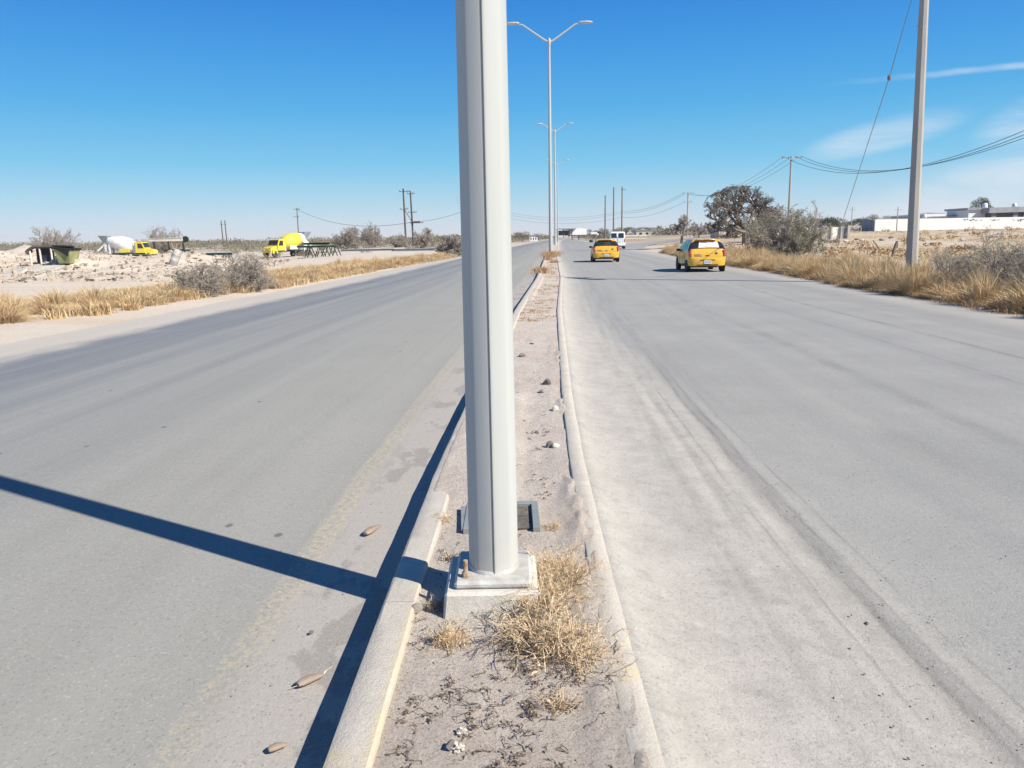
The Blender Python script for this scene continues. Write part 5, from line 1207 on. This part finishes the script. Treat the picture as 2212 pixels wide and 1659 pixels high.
# wrecked shelter with tarp and green tub at far left
p = G(95, 569); t = thing('wrecked_shelter', 'collapsed shelter frame with dark blue sheet on the left of the rubble', 'shelter', (p.x, p.y, p.z)); sc = p.y/1671
m = MB(); m.tube([(-32*sc, 0, 26*sc), (-18*sc, 0, 34*sc), (30*sc, 0, 34*sc), (42*sc, 0, 28*sc), (55*sc, 0, 27*sc)], [.09, .10, .10, .08, .05], 6); m.tube([(-34*sc, 0, 22*sc), (-28*sc, .2, 28*sc)], .14, 6); m.build('roof_beam', M['wooddark'], t)
for q, hh in ((-26, 30), (-5, 33), (19, 34), (27, 33)):
    m = MB(); m.tube([(q*sc, 0, -.2), ((q-1)*sc, 0, hh*sc)], .05, 6); m.build('post', M['beige'], t)
m = MB(); m.add([(-16*sc, .1, 0), (-17*sc, .15, 33*sc), (14*sc, .15, 33*sc), (26*sc, .3, 10*sc), (8*sc, .2, 2*sc), (-4*sc, .15, -.1), (-16*sc, .16, 0), (-17*sc, .21, 33*sc), (14*sc, .21, 33*sc), (26*sc, .36, 10*sc), (8*sc, .26, 2*sc), (-4*sc, .21, -.1)],
    [(0, 1, 2, 3, 4, 5), (11, 10, 9, 8, 7, 6)]+[(i, (i+1) % 6, 6+(i+1) % 6, 6+i) for i in range(6)]); m.build('sheet', M['tarp'], t)
p = G(146, 570); o = MB(); k = p.y/1671
o.add([(-17*k, -.5, 33*k), (18*k, -.5, 29*k), (12*k, -.35, 0), (-10*k, -.35, 0), (-17*k, .6, 33*k), (18*k, .6, 29*k), (12*k, .45, 0), (-10*k, .45, 0)], [(0, 1, 2, 3), (1, 5, 6, 2), (5, 4, 7, 6), (4, 0, 3, 7), (3, 2, 6, 7)])
tb2 = thing('skip_tub', 'open olive green metal tub with dark rim beside the wrecked shelter', 'tub', (p.x, p.y, p.z)); o.build('tub', simple('olive_paint', (.36,.38,.16), (.22,.23,.12), 1.2, .8), tb2)
m = MB(); m.tube([(-17*k, -.5, 33*k), (18*k, -.5, 29*k), (18*k, .6, 29*k), (-17*k, .6, 33*k), (-17*k, -.5, 33*k)], .07, 6); m.tube([(-20*k, -.3, 36*k), (24*k, -.3, 34*k)], .08, 6); m.build('rim', M['blacktrim'], tb2)
m = MB(); m.prism([(-17*k, 33*k), (18*k, 29*k), (14*k, 14*k), (6*k, 20*k), (-4*k, 26*k)], -.53, -.51); m.build('dark_patch', M['blacktrim'], tb2)  # black patch below the rim on the near face
# ------------------------------------------------------------------ compound on the right
def wall_seg(a, b, h0, h1, th, mat, name, parent):
    d = (b-a); L = math.hypot(d.x, d.y); nx, ny = -d.y/L*th/2, d.x/L*th/2; m = MB()
    vs = []
    for q, h_ in ((a, h0), (b, h1)):
        vs += [(q.x+nx, q.y+ny, q.z-.6), (q.x-nx, q.y-ny, q.z-.6), (q.x-nx, q.y-ny, q.z+h_), (q.x+nx, q.y+ny, q.z+h_)]
    m.add(vs, [(0, 1, 2, 3), (7, 6, 5, 4), (0, 4, 5, 1), (1, 5, 6, 2), (2, 6, 7, 3), (3, 7, 4, 0)]); return m.build(name, mat, parent)
W0 = at(1887, 150); W1 = at(2330, 150); cw = thing('compound_wall', 'long whitewashed wall across the right horizon with faded grey marks', 'wall', (0, 0, 0))
zt0 = P(1887, 474, 150).z; zt1 = P(2212, 468.5, 150).z+.0; zt1 = zt0+(zt1-zt0)*(W1.x-W0.x)/(P(2212, 500, 150).x-W0.x)
wl = wall_seg(W0, W1, zt0-W0.z, zt1-W1.z, .3, M['wallwhite'], 'wall', cw)
We = at(1861, 163); wall_seg(We, W0+Vector((-.02, .3, 0)), P(1861, 476, 163).z-We.z, zt0-W0.z-.02, .3, M['wallgrey'], 'end_wall', cw)  # receding end wall coloured grey, its shade is in the colour
m = MB(); r = random.Random(4)
for u0 in (2082, 2140, 2192-4, 2240-40, 2045+55):
    for k in range(7):
        u = u0+k*3.1+r.uniform(-1, 1); v = 474.5+r.uniform(-1, 2.5); q = P(u, v, 149.84); m.box((q.x, 149.845, q.z), (r.uniform(.08, .35), .012, r.uniform(.06, .3)))
m.build('faded_marks', M['wiregrey'], cw)
def box_at(ua, ub, vt, vb, Y, D): 
    a = P(ua, vt, Y); b = P(ub, vb, Y); return ((a.x+b.x)/2, Y+D/2, (a.z+b.z)/2), (abs(b.x-a.x), D, abs(a.z-b.z))
bl = thing('flat_roof_house', 'low building with grey sloping roof behind the white wall', 'building', (0, 0, 0))
m = MB(); c, d = box_at(1995, 2096, 463, 490, 165, 14); m.box(c, d); m.build('wall', M['wallwhite'], bl)
c2, d2 = box_at(1993, 2098, 458.5, 464, 164, 15); m = MB(); x0, x1 = c2[0]-d2[0]/2, c2[0]+d2[0]/2; z0 = c2[2]-d2[2]/2
m.add([(x0, 164, z0-.3), (x1, 164, z0), (x1, 180, z0+1.0), (x0, 180, z0+.2), (x0, 164, z0-.45), (x1, 164, z0-.15), (x1, 180, z0+.85), (x0, 180, z0+.05)], [(0, 1, 2, 3), (7, 6, 5, 4), (0, 4, 5, 1), (1, 5, 6, 2), (2, 6, 7, 3), (3, 7, 4, 0)]); m.build('roof', M['roofgrey'], bl)
wb = thing('white_box_house', 'white box shaped upper storey rising over the white wall', 'building', (0, 0, 0))
m = MB(); c, d = box_at(2093, 2134, 453, 490, 160, 8); m.box(c, d); m.build('wall', M['wallwhite'], wb)
m = MB(); c, d = box_at(2091, 2136, 449, 452.8, 159.6, 8.6); m.box(c, d); m.build('roof_slab', M['roofgrey'], wb)
tk = MB(); q = P(2127, 449.4, 162); tk.lathe([(.45, 0), (.55, .05), (.55, .75), (.4, .95), (.15, 1.0)], Matrix.Translation(q), 16); prop(tk.build('water_tank', M['drumwhite'], smooth=True), 'white rounded water tank on top of the white box house', 'water tank', 'white water tanks on the compound roofs')
dk = thing('dark_shed', 'dark panelled shed with grey roof edge behind the wall at the right edge', 'building', (0, 0, 0))
m = MB(); c, d = box_at(2142, 2330, 455, 490, 158, 10); m.box(c, d); m.build('panel_wall', M['fencegrey'], dk)
m = MB(); c, d = box_at(2138, 2335, 447, 455, 157.2, 11); m.box(c, d, Matrix.Rotation(math.radians(-1.0), 3, 'Y')); m.build('roof_edge', M['roofgrey'], dk)
for u in (2144, 2190, 2213, 2240):
    m = MB(); c, d = box_at(u, u+6, 449, 490, 157.6, .3); m.box(c, d); m.build('post', M['wallgrey'], dk)
tk = MB(); q = P(2191, 446.6, 158.5); tk.lathe([(.35, 0), (.42, .05), (.42, .5), (.3, .65)], Matrix.Translation(q), 12); prop(tk.build('water_tank', M['drumwhite'], smooth=True), 'small white water tank on the dark shed roof', 'water tank', 'white water tanks on the compound roofs')
tk = MB(); q = P(1997, 465.5, 163); tk.lathe([(.35, -.6), (.42, -.5), (.42, .1), (.3, .25)], Matrix.Translation(q), 12); prop(tk.build('water_tank', M['drumwhite'], smooth=True), 'small white tank at the left end of the sloping grey roof', 'water tank', 'white water tanks on the compound roofs')
# broken concrete panel wall in the field
g0 = G(1752, 520); Yb = g0.y; bw = thing('ruined_wall', 'row of pale broken concrete wall panels right of the big bush', 'wall', (g0.x, Yb, g0.z))
def loc_(u, v): q = P(u, v, Yb); return (q.x-g0.x, q.z-g0.z)
for k, (ua, ub, va, vb_) in enumerate([(1733, 1757, 492, 521), (1757, 1775, 493, 521), (1775, 1794, 492, 521), (1794, 1815, 490.5, 520), (1815, 1829, 490, 520)]):
    m = MB(); x0, z0 = loc_(ua, vb_); x1, z1 = loc_(ub-.5, va)
    poly = [(x0, -.3), (x1, -.3), (x1, z1), (x0+(x1-x0)*.5, z1+.03), (x0 if k else x0+.8*(x1-x0), z1-.02)] if k != 1 else [(x0, -.3), (x1, -.3), (x1, z1-.05), (x0, z1)]
    m.prism(poly, 0, .18); m.build('panel', M['wallgrey' if k in (4,) else 'slab'], bw)
    m = MB(); m.box((x0, -.05, z1/2), (.16, .3, z1+.1)); m.build('post', M['concrete'], bw)
    if k < 4:
        m = MB(); w = x1-x0
        poly = [(x0+.12, z1*.99), (x1-.1, z1*.98), (x0+.25, z1*.15)] if k < 3 else [(x0+.15, z1*.98), (x1-.05, z1*.98), (x1-.3, z1*.35), (x0+.2, z1*.2)]
        m.prism(poly, -.012, -.004); m.build('plaster_patch', M['wallwhite'], bw)
m = MB(); x0, z0 = loc_(1829, 520); x1, z1 = loc_(1835, 490); m.box(((x0+x1)/2, -.05, z1/2), (.3, .35, z1+.3)); m.build('end_post', M['concrete'], bw)
m = MB(); x1, z1 = loc_(1830, 489.5); x2, z2 = loc_(1860, 490.5); m.box(((x1+x2)/2, .2, z1), (x2-x1, .3, .12)); m.build('lintel', M['concrete'], bw)
# rusty frame, dead branch, stump posts
def stick_thing(name, label, cat, u, v, segs, mat, k=1.):
    p = G(u, v); t = thing(name, label, cat, (p.x, p.y, p.z)); s = p.y/1671*k
    for nm, pts, rad in segs:
        m = MB(); m.tube([(a*s, b*s*.0+b*.1, c*s) for a, b, c in pts], [q*s for q in rad], 7); m.build(nm, M[mat], t, True)
stick_thing('rusty_frame', 'thin rusty rectangular frame standing in the field', 'frame', 1866, 552, [('post', [(-9, 0, -2), (-9, 0, 26)], [.7, .7]), ('post', [(9, 1, -2), (9, 1, 29)], [1, 1]), ('rail', [(-9, 0, 13), (9, 1, 13)], [.6, .6]), ('rail', [(-9, 0, 25), (9, 1, 26)], [.5, .5])], 'rust')
stick_thing('dead_branch', 'bent dead branch like an arch beside the rusty frame', 'branch', 1892, 552, [('limb', [(-8, 0, 32), (2, 0, 20), (8, 0, 12), (10, 0, 0)], [1.6, 2, 1.6, 1.2]), ('limb', [(4, 0, 17), (-2, 1, 8), (-3, 1, 0)], [2, 1.6, 1.2]), ('limb', [(2, 0, 12), (-9, 2, 3), (-14, 2, 0)], [1.8, 1.6, 1])], 'rust')
stick_thing('broken_post', 'thick broken wooden post with a lean beside the dead branch', 'post', 1931, 556, [('post', [(-4, 0, -2), (0, 0, 18), (4, 0, 34)], [4, 3.2, 2.2]), ('limb', [(0, 0, 18), (7, 1, 20), (8, 1, 35)], [1.6, 1.4, .8])], 'wood')
stick_thing('fence_post', 'left one of two short crooked posts right of the big bush', 'post', 1755, 546, [('post', [(0, 0, -2), (-1, 0, 12), (0, 0, 24)], [1.1, 1, .8])], 'wooddark')
stick_thing('fence_post', 'right one of two short crooked posts right of the big bush', 'post', 1774, 546, [('post', [(0, 0, -2), (2, 0, 14), (0, 0, 24)], [1.2, 1, .8])], 'wooddark')
# frame and pale shed behind the mesquite
p = at(1527, 135); t = thing('goal_frame', 'low dark pipe frame under the bare trees behind the nearer taxi', 'frame', (p.x, p.y, p.z)); s = 135/1671
m = MB(); m.tube([(-18*s, 0, -.3), (-18*s, 0, 9*s), (18*s, 0, 10*s), (18*s, 0, -.3)], .09, 6); m.build('bar', M['wooddark'], t)
p = at(1567, 128); t = thing('pale_shed', 'pale grey shed half hidden behind the trunk of the large leafless tree', 'building', (p.x, p.y, p.z)); s = 128/1671
m = MB(); m.box((0, 2, 10*s), (38*s, 4, 20*s)); m.build('wall', M['slab'], t)
m = MB(); m.box((0, 2, 20.6*s), (41*s, 4.6, 1.3*s)); m.build('roof', M['roofgrey'], t)
for q in (-16, 4, 15):
    m = MB(); m.box((q*s, -.05, 9*s), (2.6*s, .08, 16*s)); m.build('post', M['wooddark'], t)
# far buildings at the end of the road
p = at(1232, 250); s = 250/1671; t = thing('canopy_building', 'distant white building with a flat canopy on dark posts', 'building', (p.x, p.y, p.z))
z0 = P(1232, 507, 250).z-p.z
m = MB(); m.box((18*s, 4, z0+5.5*s), (34*s, 7, 12*s)); m.build('wall', M['wallwhite'], t)
m = MB(); m.prism([(2*s, z0+11*s), (35*s, z0+11*s), (30*s, z0+13*s), (18*s, z0+14*s), (8*s, z0+13.5*s)], .6, 8); m.build('roof', M['drumwhite'], t)
m = MB(); m.box((-10*s, 3, z0+12.5*s), (44*s, 8, 1.6*s)); m.build('canopy', M['roofgrey'], t)
for q in (-28, -14, -3, 3):
    m = MB(); m.box((q*s, 0, z0+3*s), (1.6*s, .4, 17*s)); m.build('post', M['wooddark'], t)
m = MB(); m.box((-8*s, 6, z0+4*s), (30*s, .3, 10*s)); m.build('back_wall', M['fencegrey'], t)
p = at(1282, 210); s = 210/1671; z0 = P(1282, 508.5, 210).z-p.z
t = thing('parked_truck', 'tiny white truck body far off left of the tall poles', 'truck', (p.x, p.y, p.z))
m = MB(); m.box((0, 0, z0+3*s+.2), (14*s, 2.2, 5*s), None, .05); m.build('body', M['vanwhite'], t)
m = MB(); m.box((8.5*s, 0, z0+2*s), (3.4*s, 2.0, 3.6*s), None, .08); cabo = m.build('cab', M['vanwhite'], t)
for q in (-5, 7):
    m = MB(); m.lathe([(.2, -1.1), (.42, -1.05), (.42, 1.05), (.2, 1.1)], Matrix.Translation((q*s, 0, .42)) @ Matrix.Rotation(math.pi/2, 4, 'X'), 14); m.build('wheel', M['tyre'], t)
p = at(1372, 190); s = 190/1671; t = thing('guard_rail', 'low pale railing across the road far ahead right of the van', 'railing', (p.x, p.y, p.z)); z0 = max(.2, P(1372, 509, 190).z-p.z)
m = MB(); m.box((0, 0, z0), (50*s, .15, .35)); m.box((0, 0, max(.1, z0-.7)), (50*s, .15, .2)); m.build('rail', M['beige'], t)
for q in range(-24, 25, 8):
    m = MB(); m.box((q*s, .1, z0/2), (.2, .2, z0+.3)); m.build('post', M['concrete'], t)
for i, (u, Y, w, h_, lb) in enumerate([(1152, 340, 3.5, 2.6, 'tiny far grey house near the near lamp pole'), (1395, 330, 9, 2.4, 'long low far building right of the three tall poles'), (745, 620, 16, 3.2, 'small white far building on the left horizon'), (425, 660, 12, 3.5, 'small pale far building between the trucks on the horizon'), (838, 640, 10, 3.5, 'small white far building right of the bush pair'), (960, 580, 8, 3.5, 'small pale far house near the left road end')]):
    p = at(u, Y); t = thing('far_house', lb, 'building', (p.x, p.y, p.z-.3)); m = MB(); m.box((0, 0, h_/2), (w, 6, h_)); m.build('wall', M['wallwhite' if i % 2 == 0 else 'slab'], t)
    m = MB(); m.box((0, 0, h_+.15), (w+.6, 6.6, .3)); m.build('roof', M['roofgrey'], t)
    for k in range(3): m = MB(); m.box((w*(-.3+.3*k), -3.02, h_*.5), (w*.12, .06, h_*.35)); m.build('window', M['glass'], t)
# ------------------------------------------------------------------ air
def build_haze():
    m = MB(); m.box((0, 1150, 14), (5200, 2700, 33)); m_ = bpy.data.materials.new('haze'); m_.use_nodes = True; t = m_.node_tree
    t.nodes.remove(t.nodes['Principled BSDF']); v = t.nodes.new('ShaderNodeVolumePrincipled'); v.inputs['Color'].default_value = (.95,.96,.98,1); v.inputs['Density'].default_value = .00016; v.inputs['Anisotropy'].default_value = 0
    t.links.new(v.outputs[0], t.nodes['Material Output'].inputs['Volume']); o = m.build('haze', m_); prop(o, 'thin pale haze in the air', 'haze', kind='stuff')
if HAZE: build_haze()
